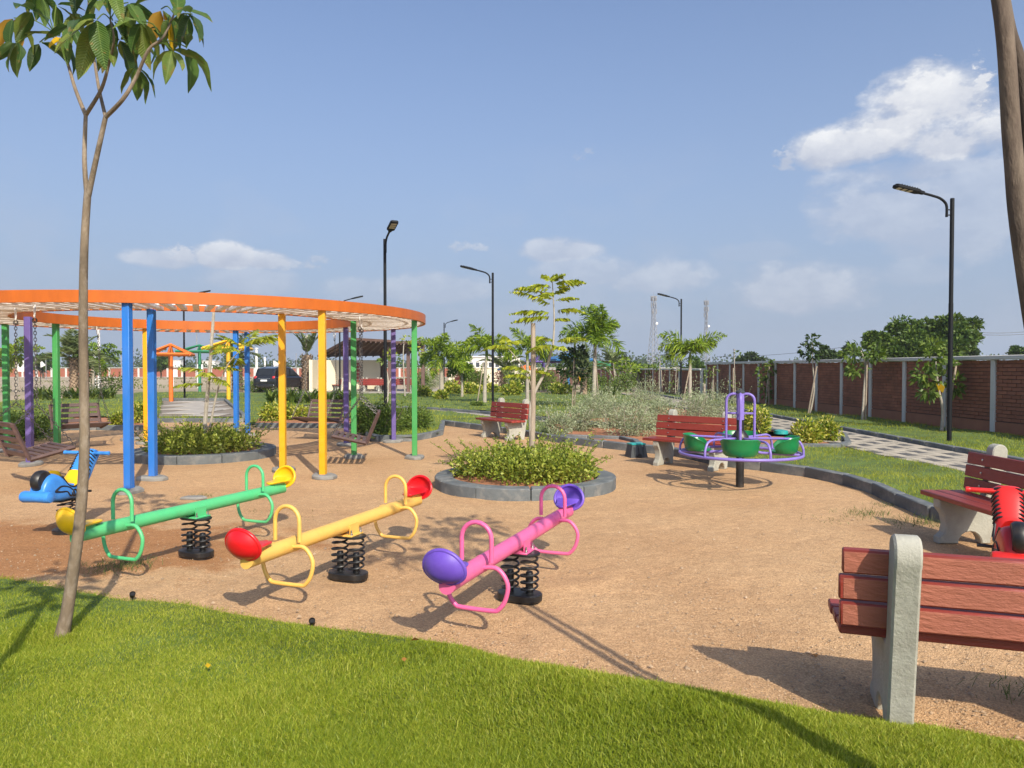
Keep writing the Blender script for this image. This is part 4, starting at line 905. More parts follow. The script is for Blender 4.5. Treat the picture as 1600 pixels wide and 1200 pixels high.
# ------------------------------------------------------------------ merry-go-round
def carousel(c, rz):
    root = thing('merry_go_round', 'lilac tube merry-go-round with green bucket seats on a black pole', 'merry-go-round', (c[0], c[1], 0), rz)
    m = MB(); m.lathe([(.055, -.02), (.055, .50)], 18); m.build('pole', M['black'], root)
    m = MB(); m.lathe([(.05, .50), (.05, .93)], 16); m.lathe([(.105, .60), (.115, .62), (.115, .70), (.075, .76), (.06, .78)], 18); m.build('hub', M['black'], root)
    m = MB(); m.lathe([(.052, .93), (.052, 1.315), (.045, 1.32)], 16); m.build('mast_sleeve', M['lilac'], root)
    m = MB(); m.lathe([(.058, 1.30), (.06, 1.325), (.05, 1.335), (.022, 1.34), (.02, 1.36), (.008, 1.368)], 14); m.build('mast_cap', M['dgrey'], root)
    zr = .465; R_ = .82
    m = MB(); m.tube([(R_ * math.cos(a), R_ * math.sin(a), zr) for a in lerp(0, 2 * PI * 63 / 64, 64)], .021, 10, closed=True); m.build('floor_ring', M['lilac'], root)
    for i in range(4):
        T = Matrix.Rotation(i * PI / 2, 4, 'Z'); m = MB()
        m.tube(bez([(.03, 0, 1.285), (.10, 0, 1.29), (.155, 0, 1.265), (.185, 0, 1.20), (.187, 0, 1.0), (.187, 0, .75), (.187, 0, .58), (.20, 0, .52), (.25, 0, .485), (.34, 0, .475), (.60, 0, .467), (R_, 0, zr)], 4), .019, 9, T=T); m.build('arch', M['lilac'], root)
        m = MB(); m.tube([(.04, 0, 1.02), (.187, 0, 1.02)], .015, 8, T=T); m.build('crossbar', M['lilac'], root)
        # bucket seat: half-round tub, open toward the mast
        V = []; F_ = []; n = 22; rows = [(.18, .0), (.205, .03), (.218, .11), (.228, .205), (.241, .215), (.245, .205), (.235, .19), (.225, .10), (.211, .015), (.18, -.015)]
        for (r, z) in rows:
            for j in range(n):
                a = rad(-128) + rad(256) * j / (n - 1); edge = min(1, (min(j, n - 1 - j)) / 5.5); zz = z if z < .03 else z * (.38 + .62 * edge ** .7); V.append((.57 + r * math.cos(a) * .86, r * math.sin(a) * 1.05, zz))
        nr = len(rows)
        for q in range(nr):
            for j in range(n - 1): F_.append((q * n + j, q * n + j + 1, ((q + 1) % nr) * n + j + 1, ((q + 1) % nr) * n + j))
        for j in (0, n - 1): F_.append(tuple(q * n + j for q in (range(nr) if j else range(nr - 1, -1, -1))))
        m = MB(); m.add(V, F_); m.lathe([(.02, -.01), (.187, -.012), (.193, .0), (.187, .012), (.02, .008)], 20, T=Matrix.Translation((.56, 0, 0)) @ Matrix.Diagonal((.9, 1.05, 1, 1)))
        o = m.build('seat', M['pgreen'], root, True, 50); o.rotation_euler = (0, 0, i * PI / 2); o.location = (0, 0, zr + .04)
    for i in range(6):
        T = Matrix.Rotation(i * PI / 3 - rad(3), 4, 'Z'); m = MB()
        m.tube(bez([(.10, 0, .675), (.3, 0, .68), (.60, 0, .685), (.69, 0, .68), (.765, 0, .65), (.805, 0, .585), (R_, 0, .53), (R_, 0, zr)], 4), .0165, 9, T=T); m.build('handrail', M['lilac'], root)
carousel(G(1156, 760)[:2], rad(-17))

# ------------------------------------------------------------------ benches
def make_bench(L_=1.5, sup=.505):
    root = thing('park_bench', 'x', 'bench', (0, 0, 0), 0, 'red slatted concrete benches')      # faces -y
    poly = [(-.27, 0), (-.12, 0)] + [(.02 + .11 * math.cos(a), .11 * math.sin(a)) for a in lerp(PI, 0, 9)][0:] + [(.24, 0)]
    poly = [(-.28, 0), (-.10, 0)] + [(.01 + .11 * math.cos(a), .115 * math.sin(a)) for a in lerp(PI, 0, 9)][1:-1] + [(.12, 0), (.20, 0), (.338, .79), (.352, .81)]
    poly += [(.284 + .072 * math.cos(a), .862 + .072 * math.sin(a)) for a in lerp(-.2, PI * 1.02, 10)] + [(.165, .47), (.14, .415), (-.285, .415), (-.285, .34), (-.235, .27), (-.215, .18), (-.23, .10), (-.28, .055)]
    for s in (-1, 1):
        m = MB(); m.prism(poly, -.054, .054, bev=.01); T = Matrix.Translation((s * sup, 0, 0)) @ Matrix(((0, 0, 1, 0), (1, 0, 0, 0), (0, 1, 0, 0), (0, 0, 0, 1)))
        m.v = [tuple(T @ Vector(p)) for p in m.v]; m.build('concrete_support', M['conc'], root, True, 35)
    a = math.atan2(.79 - .47, .205 - .165)
    for i in range(3):
        z = .475 + .058 + i * .1235; y = .165 + (z - .47) / (.815 - .47) * .04 - .026; m = MB(); m.box((0, 0, 0), (L_ + (.0, .012, -.012)[i], .045, .112), bev=.007); m.box((0, .0205, 0), (L_ - .02, .008, .098), 1, bev=.003); o = m.build('back_slat', [M['bench'], M['benchb']], root); o.location = (0, y, z); o.rotation_euler = (rad(-6.5), 0, 0)
    for i in range(3):
        m = MB(); m.box((0, 0, 0), (L_ + (.014, 0, -.01)[i], .128, .045), bev=.007); o = m.build('seat_slat', M['bench'], root); o.location = (0, -.235 + i * .137, .44)
    m = MB()
    for s in (-1, 1):
        for i in range(3): m.lathe([(.011, 0), (.010, .005), (.003, .007)], 8, T=Matrix.Translation((s * sup, .165 + (.06 + i * .1235) * .116 - .052, .535 + i * .1235)) @ Matrix.Rotation(PI / 2, 4, 'X'))
    m.build('bolts', M['steel'], root)
    return root
bn = make_bench()
benches = [((2.26, 3.26), rad(162), 'red slatted bench seen from behind next to the front lawn'), ((4.29, 6.42), rad(-90), 'red slatted bench standing behind the red spring rider'),
           ((2.98, 12.25), rad(-43), 'red slatted bench behind the merry-go-round in front of the silver shrubs'), ((-.20, 17.2), rad(-55), 'red slatted bench beside the lawn behind the planter with the bare stake')]
for i, (p, a, lb) in enumerate(benches):
    b = bn if i == 0 else copy_tree(bn); b.location = (p[0], p[1], 0); b.rotation_euler = (0, 0, a); b['label'] = lb

# ------------------------------------------------------------------ lamps
def make_lamp():
    root = thing('street_lamp', 'x', 'street lamp', (0, 0, 0), 0, 'black lamp posts in the park')   # arm along +x
    m = MB(); m.lathe([(.046, 0), (.046, 3.0), (.042, 3.02), (.042, 5.2), (.038, 5.21)], 14); m.build('pole', M['lamp'], root)
    m = MB(); m.lathe([(.12, 0), (.12, .015)], 12); m.box((0, 0, .03), (.09, .09, .03)); m.build('base_plate', M['lamp'], root)
    m = MB(); m.tube(bez([(.115, 0, 4.82), (.115, 0, 5.02), (.15, 0, 5.12), (.26, 0, 5.21), (.42, 0, 5.265), (.62, 0, 5.32)], 6), .027, 10); m.box((.07, 0, 4.86), (.1, .03, .02)); m.box((.07, 0, 4.97), (.1, .03, .02)); m.build('arm', M['lamp'], root)
    T = Matrix.Translation((.60, 0, 5.315)) @ Matrix.Rotation(rad(-14), 4, 'Y')
    m = MB(); m.prism([(0, -.04), (.08, -.05), (.14, -.105), (.60, -.105), (.64, -.07), (.64, .07), (.60, .105), (.14, .105), (.08, .05), (0, .04)], -.03, .035, T=T, bev=.008)
    for i in range(7): m.box((.19 + i * .055, 0, .04), (.012, .18, .025), T=T)
    m.build('lamp_head', M['lamp'], root)
    for i in range(3):
        m = MB(); m.box((.30 + i * .115, 0, -.033), (.075, .15, .008), T=T, bev=.002); m.build('led_panel', M['led'], root)
    return root
lp = make_lamp()
lamps = [(G(1483, 697)[:2], PI, 'tall black lamp post on the lawn by the brick wall'), (PZ(602, 575, 20.4)[:2], rad(-68), 'black lamp post rising behind the ring with its panel facing down'), (PZ(770, 575, 27.6)[:2], PI - .1, 'black lamp post behind the red bench with its arm over the border'),
         (PZ(1064, 575, 38)[:2], PI, 'black lamp post behind the wing shaped palm'), (PZ(694, 575, 58)[:2], rad(35), 'small distant lamp post above the bright green palm'), (PZ(288, 575, 36)[:2], rad(25), 'black lamp post standing past the paved court, behind the ring'), (PZ(531, 575, 39)[:2], rad(12), 'black lamp post seen through the ring beside the shelter wall')]
for i, (p, a, lb) in enumerate(lamps):
    b = lp if i == 0 else copy_tree(lp); b.location = (p[0], p[1], 0); b.rotation_euler = (0, 0, a); b['label'] = lb

# ------------------------------------------------------------------ small things near by
def spot(px, py, lb):
    p = G(px, py); root = thing('garden_light', lb, 'garden light', (p.x, p.y, 0), RN.uniform(0, 1), 'small black ground lights'); root.scale = (.68, .68, .68); m = MB(); m.tube([(0, 0, -.02), (0, 0, .05)], .006, 6); m.build('stem', M['black'], root)
    m = MB(); m.lathe([(.018, -.03), (.026, -.02), (.03, .03), (.027, .034), (.022, .02)], 12, T=Matrix.Translation((0, 0, .06)) @ Matrix.Rotation(.7, 4, 'X')); m.build('lamp_head', M['black'], root)
spot(207, 939, 'small black ground light where the lawn meets the sand below the green seesaw'); spot(488, 982, 'small black ground light on the lawn edge below the golden seesaw'); spot(738, 663, 'small black ground light by the red bench near the kerb')
def step():
    p = G(994, 714); root = thing('step_stool', 'dark grey plastic step with teal top at the bench end', 'stool', (p.x, p.y, 0), rad(15)); m = MB()
    def fr(w, d, z0, w2, d2, z1): return [(-w, -d, z0), (w, -d, z0), (w, d, z0), (-w, d, z0), (-w2, -d2, z1), (w2, -d2, z1), (w2, d2, z1), (-w2, d2, z1)]
    m.add(fr(.17, .14, 0, .13, .11, .23), [(0, 1, 5, 4), (1, 2, 6, 5), (2, 3, 7, 6), (3, 0, 4, 7), (4, 5, 6, 7)])
    for s in (-.09, 0, .09): m.box((s, -.130, .11), (.018, .02, .17))
    m.build('body', M['dgrey'], root); m = MB(); m.prism([(-.14, -.12), (.14, -.12), (.14, .12), (-.14, .12)], .232, .262, bev=.008); m.build('top', M['teal'], root)
    m = MB(); m.prism([(-.045, 0), (.045, 0), (.045, .05), (0, .085), (-.045, .05)], 0, .012, T=Matrix.Translation((.0, -.148, 0)) @ Matrix.Rotation(PI / 2, 4, 'X')); m.build('foot_arch', M['blackm'], root)
step()
p = G(1220, 683); m = MB(); m.lathe([(.17, 0), (.16, .08), (.05, .10)], 12); o = m.build('valve_cover', M['teal'], None); o.location = (p.x, p.y, .08); tag(o, 'round green cover in the red soil between the yellow shrubs', 'cover')
p = G(303, 779); m = MB(); m.prism([(-.15, -.06), (.08, -.10), (.17, .0), (.07, .09), (-.11, .07)], -.01, .03, bev=.012); o = m.build('stone_slab', M['pad'], None); o.location = (p.x, p.y, 0); tag(o, 'flat pale stone lying on the sand behind the green seesaw', 'stone')
m = MB(); 
for i in range(9): a = i * .7; m.box((math.cos(a) * .05 * (1 + i % 3), math.sin(a) * .03 - .02, .004), (.03, .025, .016 + .004 * (i % 3)), bev=.006)
p = G(1398, 1131); o = m.build('mortar_spill', M['conc'], None); o.location = (p.x, p.y - .02, 0); tag(o, 'lumps of spilt mortar at the foot of the near bench', 'mortar')
# ------------------------------------------------------------------ shade frames
def shade(label, px, py, Y, w, hz, he, mt, solid=False, post=None, rz=.3, name='shade_umbrella'):
    x = (px - 800) / F * Y; root = thing(name, label, 'shade', (x, Y, 0), rz, None); pm_ = M[post or mt]; r = w / 2; k = 4
    m = MB(); m.lathe([(.10, 0), (.10, he - .0), (.07, hz)], 12); m.build('post', pm_, root)
    cs = [(r * math.cos(PI / 4 + i * PI / 2) * 1.1, r * math.sin(PI / 4 + i * PI / 2) * 1.1) for i in range(4)]
    for i in range(4):
        a, b = cs[i], cs[(i + 1) % 4]; m = MB(); m.tube([(a[0], a[1], he), (b[0], b[1], he)], .075, 4); m.build('rim_beam', M[mt], root, False)
        m = MB(); m.tube([(a[0], a[1], he), (0, 0, hz)], .06, 4); m.build('hip_rafter', M[mt], root, False)
        mid = ((a[0] + b[0]) / 2, (a[1] + b[1]) / 2); m = MB(); m.tube([(mid[0], mid[1], he), (0, 0, hz - .03)], .045, 4); m.build('rafter', M[mt], root, False)
    if solid:
        for i in range(4):
            a, b = cs[i], cs[(i + 1) % 4]; m = MB(); m.add([(a[0] * 1.03, a[1] * 1.03, he + .09), (b[0] * 1.03, b[1] * 1.03, he + .09), (0, 0, hz + .09), (a[0] * 1.03, a[1] * 1.03, he + .05), (b[0] * 1.03, b[1] * 1.03, he + .05), (0, 0, hz + .05)], [(0, 1, 2), (3, 5, 4), (0, 3, 4, 1)]); m.build('roof_panel', M[mt], root, False)
shade('open orange umbrella frame on one thick orange post', 267, 630, 34.5, 2.35, 2.75, 2.28, 'uora'); shade('open yellow umbrella frame on a yellow post', 357, 626, 37, 2.6, 3.05, 2.62, 'uyel', rz=.2)
shade('green umbrella roof glimpsed behind the yellow frame', 312, 615, 50, 3.4, 3.2, 2.75, 'ugreen'); shade('small blue umbrella roof beyond the flower border', 796, 600, 66, 2.2, 1.85, 1.5, 'usky', True)
shade('purple umbrella frame with a dark purple post beyond the border', 849, 610, 55, 3.0, 2.65, 2.1, 'upur'); shade('large blue umbrella roof above the purple frame', 888, 615, 53, 3.6, 2.65, 2.2, 'usky', True); shade('green umbrella roof behind the twin trunk palm', 930, 610, 75, 3.0, 2.4, 1.9, 'ugreen', True); shade('orange umbrella roof between the blue and purple ones', 822, 605, 72, 2.0, 1.9, 1.5, 'uora', True)

# ------------------------------------------------------------------ shelter, car, far buildings
def shelter():
    o = PZ(548, 575, 50); root = thing('shelter', 'open brown shelter with two sloping roofs and cream walls', 'shelter', (o.x, o.y, 0))
    def q(px, py, Y): p = PZ(px, py, Y); return Vector((p.x - o.x, p.y - o.y, p.z))
    def slab(a, b, c, d, name):
        m = MB(); up = Vector((0, 0, .16)); v = [a, b, c, d, a + up, b + up, c + up, d + up]; m.convex(v, [(0, 1, 2, 3), (4, 5, 6, 7), (0, 1, 5, 4), (1, 2, 6, 5), (2, 3, 7, 6), (3, 0, 4, 7)]); ro = m.build(name, M['roofb'], root, False)
        for i in range(9):
            t = (i + .5) / 9; m = MB(); m.tube([a.lerp(b, t) - Vector((0, 0, .05)), d.lerp(c, t) - Vector((0, 0, .05))], .05, 4); m.build('batten', M['postb'], ro, False)
    slab(q(545, 531, 48), q(614, 535, 48), q(600, 556, 53), q(496, 558, 53), 'roof'); slab(q(612, 537, 47.5), q(664, 536, 47.5), q(650, 552, 53), q(582, 555, 53), 'roof')
    for (px, Y, t) in [(539, 49, 537), (609, 48.5, 535), (507, 52.5, 556), (597, 52.5, 555), (638, 48.5, 540), (661, 48, 538), (645, 52.5, 553)]:
        a = q(px, 575, Y); z = q(px, t, Y).z; m = MB(); m.box((a.x, a.y, z / 2), (.22, .22, z), bev=.01); m.build('post', M['postb'], root)
    a, b = q(500, 575, 51.5), q(594, 575, 51.5); m = MB(); m.box(((a.x + b.x) / 2, a.y, 1.1), (b.x - a.x, .2, 2.2)); m.build('wall', M['cream'], root)
    m = MB(); m.box((a.x - .02, a.y - 1.2, 1.1), (.22, 2.2, 2.2)); m.build('wall', M['cream'], root)
    c, d = q(553, 575, 51.3), q(563, 575, 51.3); pn = MB(); pn.box(((c.x + d.x) / 2, c.y - .06, 1.35), (d.x - c.x, .06, 1.3)); ob = pn.build('lattice_panel', M['bench'], root)
    for i in range(3):
        for j in range(5): m = MB(); m.box((c.x + (d.x - c.x) * (i + .5) / 3, c.y - .10, .85 + j * .25), (.07, .02, .07)); m.build('peg', M['cream'], ob)
    m = MB(); f, g = q(496, 575, 54), q(668, 575, 46); m.box(((f.x + g.x) / 2, 0, .02), (g.x - f.x, 9, .12)); m.build('floor', M['slab'], root)
shelter()
for (px, Y, a, lb) in [(582, 49, -10, 'red bench under the shelter in front of the cream wall'), (527, 49, -70, 'red bench under the shelter beside the left cream return wall'), (630, 50, 0, 'red bench in the shade of the second shelter roof'), (578, 50.3, 0, 'second red bench behind the first under the shelter')]:
    b = copy_tree(bn); b.location = ((px - 800) / F * Y, Y, .08); b.rotation_euler = (0, 0, rad(a)); b['label'] = lb
def car():
    p = G(436, 612); root = thing('parked_car', 'black estate car parked beyond the lawn, seen from behind', 'car', (p.x, p.y + .6, 0), rad(75)); root.scale = (1, 1, 1.08)   # +x forward
    prof_b = [(-2.05, .32), (-2.12, .62), (-2.08, .92), (1.9, .92), (2.15, .72), (2.18, .35)]
    def loft(secs, name, mt, parent=root, ang=35):
        V = [v for s in secs for v in s]; k = len(secs[0]); Fs = [(i * k + j, i * k + (j + 1) % k, (i + 1) * k + (j + 1) % k, (i + 1) * k + j) for i in range(len(secs) - 1) for j in range(k)]
        Fs += [tuple(range(k - 1, -1, -1)), tuple((len(secs) - 1) * k + j for j in range(k))]; m = MB(); m.add(V, Fs); return m.build(name, mt, parent, True, ang)
    def sec(x, w, z0, z1, ch): return [(x, -w + ch, z0), (x, w - ch, z0), (x, w, z0 + ch), (x, w, z1 - ch), (x, w - ch, z1), (x, -w + ch, z1), (x, -w, z1 - ch), (x, -w, z0 + ch)]
    loft([sec(-2.15, .78, .40, .80, .06), sec(-2.08, .86, .30, .98, .07), (sec(-1.2, .87, .26, .99, .06)), sec(1.0, .87, .26, .97, .06), sec(1.9, .84, .28, .86, .08), sec(2.15, .70, .35, .70, .08)], 'body', M['carp'])
    loft([sec(-2.04, .74, .95, 1.05, .04), sec(-1.85, .72, .95, 1.50, .08), sec(-1.2, .70, .95, 1.62, .1), sec(-.1, .69, .95, 1.63, .1), sec(.4, .69, .95, 1.50, .1), sec(1.15, .74, .95, 1.0, .03)], 'cabin', M['carp'])
    m = MB(); m.add([(-2.05, -.56, 1.08), (-2.05, .56, 1.08), (-1.885, .52, 1.46), (-1.885, -.52, 1.46)], [(0, 3, 2, 1)]); m.build('rear_window', M['glass'], root, False)
    for s in (-1, 1):
        for x0, x1 in ((-1.75, -1.1), (-1.02, -.2), (-.12, .65)):
            m = MB(); y = s * .755; m.add([(x0, y, 1.03), (x1, y, 1.03), (min(x1, .25), s * .725, 1.46), (x0 + .08, s * .725, 1.46)], [(0, 1, 2, 3) if s < 0 else (3, 2, 1, 0)]); m.build('side_window', M['glass'], root, False)
        m = MB(); m.box((-2.06, s * .70, .92), (.12, .22, .2), bev=.04); m.build('tail_light', M['redl'], root)
        for x in (-1.32, 1.32):
            m = MB(); T = Matrix.Translation((x, s * .80, .32)) @ Matrix.Rotation(PI / 2, 4, 'X'); m.lathe([(.2, -.1), (.32, -.09), (.32, .09), (.2, .1)], 18, T=T); w = m.build('wheel', M['rubber'], root); m = MB(); m.lathe([(.02, -.105), (.2, -.1), (.2, .1), (.02, .105)], 12, T=T); m.build('rim', M['steel'], w)
        m = MB(); m.tube([(-1.7, s * .6, 1.66), (.0, s * .6, 1.67)], .02, 5); m.build('roof_rail', M['black'], root)
    m = MB(); m.box((-2.165, 0, .74), (.02, .50, .11), bev=.004); m.build('number_plate', M['whitem'], root); m = MB(); m.box((-2.12, 0, .86), (.03, .9, .03)); m.build('chrome_strip', M['steel'], root)
    m = MB(); m.box((-2.12, 0, .42), (.14, 1.6, .2), bev=.05); m.build('bumper', M['carp'], root)
car()
def buildings():
    x0, x1 = (733 - 800) / F * 150, (812 - 800) / F * 150; w = x1 - x0; root = thing('building', 'long pale flat roofed building far beyond the palms', 'building', ((x0 + x1) / 2, 150, 0))
    m = MB(); m.box((0, 0, 1.9), (w, 8, 3.8)); m.build('wall', M['bld'], root); m = MB(); m.box((0, 0, 3.9), (w + .5, 8.5, .25)); m.build('roof', M['bld'], root)
    for i in range(8): m = MB(); m.box((-w / 2 + w * (i + .5) / 8, -4.0, 2.3), (.7, .06, .9)); m.build('window', M['win'], root)
    root = thing('compound_wall', 'cream compound wall behind the flower border', 'wall', ((770 - 800) / F * 75, 75, 0)); m = MB(); m.box((0, 0, .8), (9, .2, 1.6)); m.build('wall_panel', M['cream'], root); m = MB(); m.box((0, 0, 1.64), (9.1, .3, .08)); m.build('coping', M['cream'], root)
    root = thing('compound_wall', 'brown panel wall at the end of the park behind the shade posts', 'wall', ((910 - 800) / F * 72, 74, 0)); 
    for i in range(7): m = MB(); m.box((-4.2 + i * 1.4, 0, .75), (1.36, .1, 1.5)); m.build('wall_panel', M['mortar'], root)
    m = MB(); m.box((0, 0, 1.54), (9.9, .2, .08)); m.build('coping', M['pier'], root)
    for (px, w, h, Y, lb) in [(278, 4, 4.6, 300, 'tiny white house among the far trees behind the orange shade'), (330, 5, 4.4, 300, 'tiny white house among the far trees by the yellow shade')]:
        r = thing('hut', lb, 'building', ((px - 800) / F * Y, Y, 0)); m = MB(); m.box((0, 0, h / 2), (w, w, h)); m.build('wall', M['bld'], r); m = MB(); m.box((0, 0, h + .1), (w + .4, w + .4, .2)); m.build('roof', M['bld'], r)
buildings()
def mast(px, top, Y, wb, lb):
    x = (px - 800) / F * Y; H = EYE + (575 - top) / F * Y; root = thing('cell_tower', lb, 'cell tower', (x, Y, 0), .4, 'cell towers'); m = MB(); k = 14
    def wd(z): return wb * (1 - .72 * min(1, z / (H * .7))) / 2
    lv = [H * i / k for i in range(k + 1)]; cr = [(-1, -1), (1, -1), (1, 1), (-1, 1)]
    for sx, sy in cr: m.tube([(sx * wd(z), sy * wd(z), z) for z in lv], .11, 4)
    m.build('legs', M['tower'], root, False); m = MB()
    for i in range(k):
        for c in range(4):
            a, b = cr[c], cr[(c + 1) % 4]; z0, z1 = lv[i], lv[i + 1]
            m.tube([(a[0] * wd(z0), a[1] * wd(z0), z0), (b[0] * wd(z1), b[1] * wd(z1), z1)], .055, 3); m.tube([(b[0] * wd(z0), b[1] * wd(z0), z0), (a[0] * wd(z1), a[1] * wd(z1), z1)], .055, 3); m.tube([(a[0] * wd(z1), a[1] * wd(z1), z1), (b[0] * wd(z1), b[1] * wd(z1), z1)], .05, 3)
    m.build('lattice', M['tower'], root, False)
    for z, n in ((H * .97, 6), (H * .88, 6), (H * .80, 3)):
        for i in range(n): a = 2 * PI * i / n + z; r = wd(z) + .5; m = MB(); m.box((math.cos(a) * r, math.sin(a) * r, z), (.3, .3, 2.0), bev=.05); m.build('antenna', M['tower'], root)
    m = MB(); m.lathe([(.5, -.1), (.55, .1), (.1, .3)], 12, T=Matrix.Translation((wd(H * .6) + .2, -.8, H * .64)) @ Matrix.Rotation(PI / 2, 4, 'X')); m.build('dish', M['bld'], root); m = MB(); m.tube([(0, 0, H), (0, 0, H + 1.6)], .05, 4); m.build('spike', M['tower'], root)
mast(1021, 463, 300, 4.2, 'taller cell tower with antennas on the horizon beside the lamp'); mast(1103, 470, 330, 3.0, 'slimmer cell tower on the horizon behind the wing shaped palm')
def poles():
    for (px, Y, top, r, mt, lb) in [(155, 60, 500, .12, 'whitem', 'thick white pole behind the nearer date palm'), (148, 62, 540, .10, 'whitem', 'short white pole beside the thick white one'), (401, 58, 545, .12, 'whitem', 'white pole beside the blue posts at the back of the ring'), (414, 62, 560, .09, 'whitem', 'white pole just behind the black car'), (56, 90, 540, .05, 'tower', 'thin grey field pole with a flag behind the purple post'), (72, 100, 555, .05, 'tower', 'thin grey field pole beside the second swing chain'), (308, 80, 522, .06, 'tower', 'thin pole rising above the green shade roof'), (463, 110, 553, .06, 'tower', 'thin field pole beyond the black car'), (190, 110, 550, .05, 'tower', 'thin field pole behind the yellow and blue posts'),
                               (1147, 48, 547, .06, 'tower', 'slim grey utility pole beyond the brick wall behind the tall thin sapling'), (1479, 46, 512, .09, 'palebark', 'pale utility pole behind the brick wall and lamp post')]:
        x = (px - 800) / F * Y; h = EYE + (575 - top) / F * Y; root = thing('pole', lb, 'pole', (x, Y, 0)); m = MB(); m.tube([(0, 0, 0), (0, 0, h)], [r, r * .75], 8); m.build('shaft', M[mt], root)
        if mt == 'palebark': m = MB(); m.box((0, 0, h - .25), (1.2, .08, .08)); m.build('cross_arm', M['tower'], root)
        else: m = MB(); m.lathe([(r * 1.2, h - .01), (r * 1.2, h + .05), (r * .4, h + .09)], 8); m.build('cap', M[mt], root)
    for (px, py, Y, w, h, lb) in [(67, 568, 70, .5, .8, 'small white triangular pennant on a dark post in the field'), (32, 570, 60, .55, 1.1, 'white board hanging in the field beyond the swing'), (436, 570, 75, 1.2, .9, 'white triangular pennant above the black car'), (274, 583, 60, .35, .6, 'white board beside the orange shade post'), (313, 575, 60, .45, .6, 'white square board beyond the paved court')]:
        p = PZ(px, py, Y); root = thing('pennant', lb, 'sign', (p.x, p.y, 0)); m = MB(); m.tube([(-w / 2, .02, 0), (-w / 2, .02, p.z + h / 2)], .035, 6); m.build('post', M['black'] if px in (67, 436) else M['whitem'], root)
        m = MB(); tri = px in (67, 436); V = [(-w / 2, 0, p.z - h / 2), (w / 2, 0, p.z - h * .2), (-w / 2, 0, p.z + h / 2)] if tri else [(-w / 2, 0, p.z - h / 2), (w / 2, 0, p.z - h / 2), (w / 2, 0, p.z + h / 2), (-w / 2, 0, p.z + h / 2)]
        k = len(V); V = V + [(a, b + .02, c) for a, b, c in V]; m.convex(V, [tuple(range(k)), tuple(range(2 * k - 1, k - 1, -1))] + [(i, (i + 1) % k, k + (i + 1) % k, k + i) for i in range(k)]); m.build('board', M['whitem'], root, False)
    for (a, b, lb) in [((1120, 557, 75), (1479, 514, 46), 'thin power line sagging from the masts to the pale utility pole'), ((1479, 514, 46), (1700, 500, 46), 'thin power line running on past the leaning trunk'), ((1479, 517, 46), (1700, 504, 46), 'second thin power line running on past the leaning trunk')]:
        A, B = PZ(*a), PZ(*b); m = MB(); P = [A.lerp(B, t) - Vector((0, 0, .5 * 4 * t * (1 - t))) for t in lerp(0, 1, 12)]; m.tube(P, .018, 3); o = m.build('power_line', M['wire'], None, False); tag(o, lb, 'power line')
poles()
# ------------------------------------------------------------------ trees and plants
def frond(mb_parts, base, az, el0, Ln, droop, nl, ll, lw, plume=0.0, twist=0.0, up=.35, curl=1.0):
    """arching rachis with leaflets; returns arrays"""
    k = 12; pts = []; p = np.array(base, float); e = el0
    for i in range(k):
        pts.append(p.copy()); p = p + np.array([math.cos(az) * math.cos(e), math.sin(az) * math.cos(e), math.sin(e)]) * Ln / (k - 1); e -= droop / (k - 1) * (.5 + 1.2 * i / k)
    pts = np.array(pts); t = np.linspace(.12, 1, nl); f = t * (k - 1); i0 = np.clip(f.astype(int), 0, k - 2); fr = (f - i0)[:, None]
    P = pts[i0] * (1 - fr) + pts[i0 + 1] * fr; T = unit(pts[i0 + 1] - pts[i0])
    side = np.array([-math.sin(az), math.cos(az), 0.]); nrm = np.cross(T, side); nrm *= np.sign(nrm[:, 2:3] + 1e-6)
    prof = (np.sin(np.clip(t, 0, 1) ** .75 * PI * .92 + .18)).clip(.18, 1)[:, None]
    out = []
    for sgn in (-1, 1):
        a = NR.uniform(-plume, plume, (nl, 1)) if plume else np.full((nl, 1), up)
        D = unit(T * (.45 + .25 * t[:, None]) + (side * np.cos(a) * sgn + nrm * np.sin(a)) + NR.normal(size=(nl, 3)) * .07)
        out.append(leaves(P, D, (ll * prof[:, 0] * NR.uniform(.85, 1.1, nl)), lw, fold=.15, droop=.22 * curl))
    rw = np.linspace(.016, .004, k) * Ln
    S = side * rw[:, None] * .5; V = np.stack([pts - S, pts + S], 1).reshape(-1, 3); i = np.arange(k - 1) * 2
    out.append((V, np.stack([i, i + 1, i + 3, i + 2], 1)))
    return cat(out)
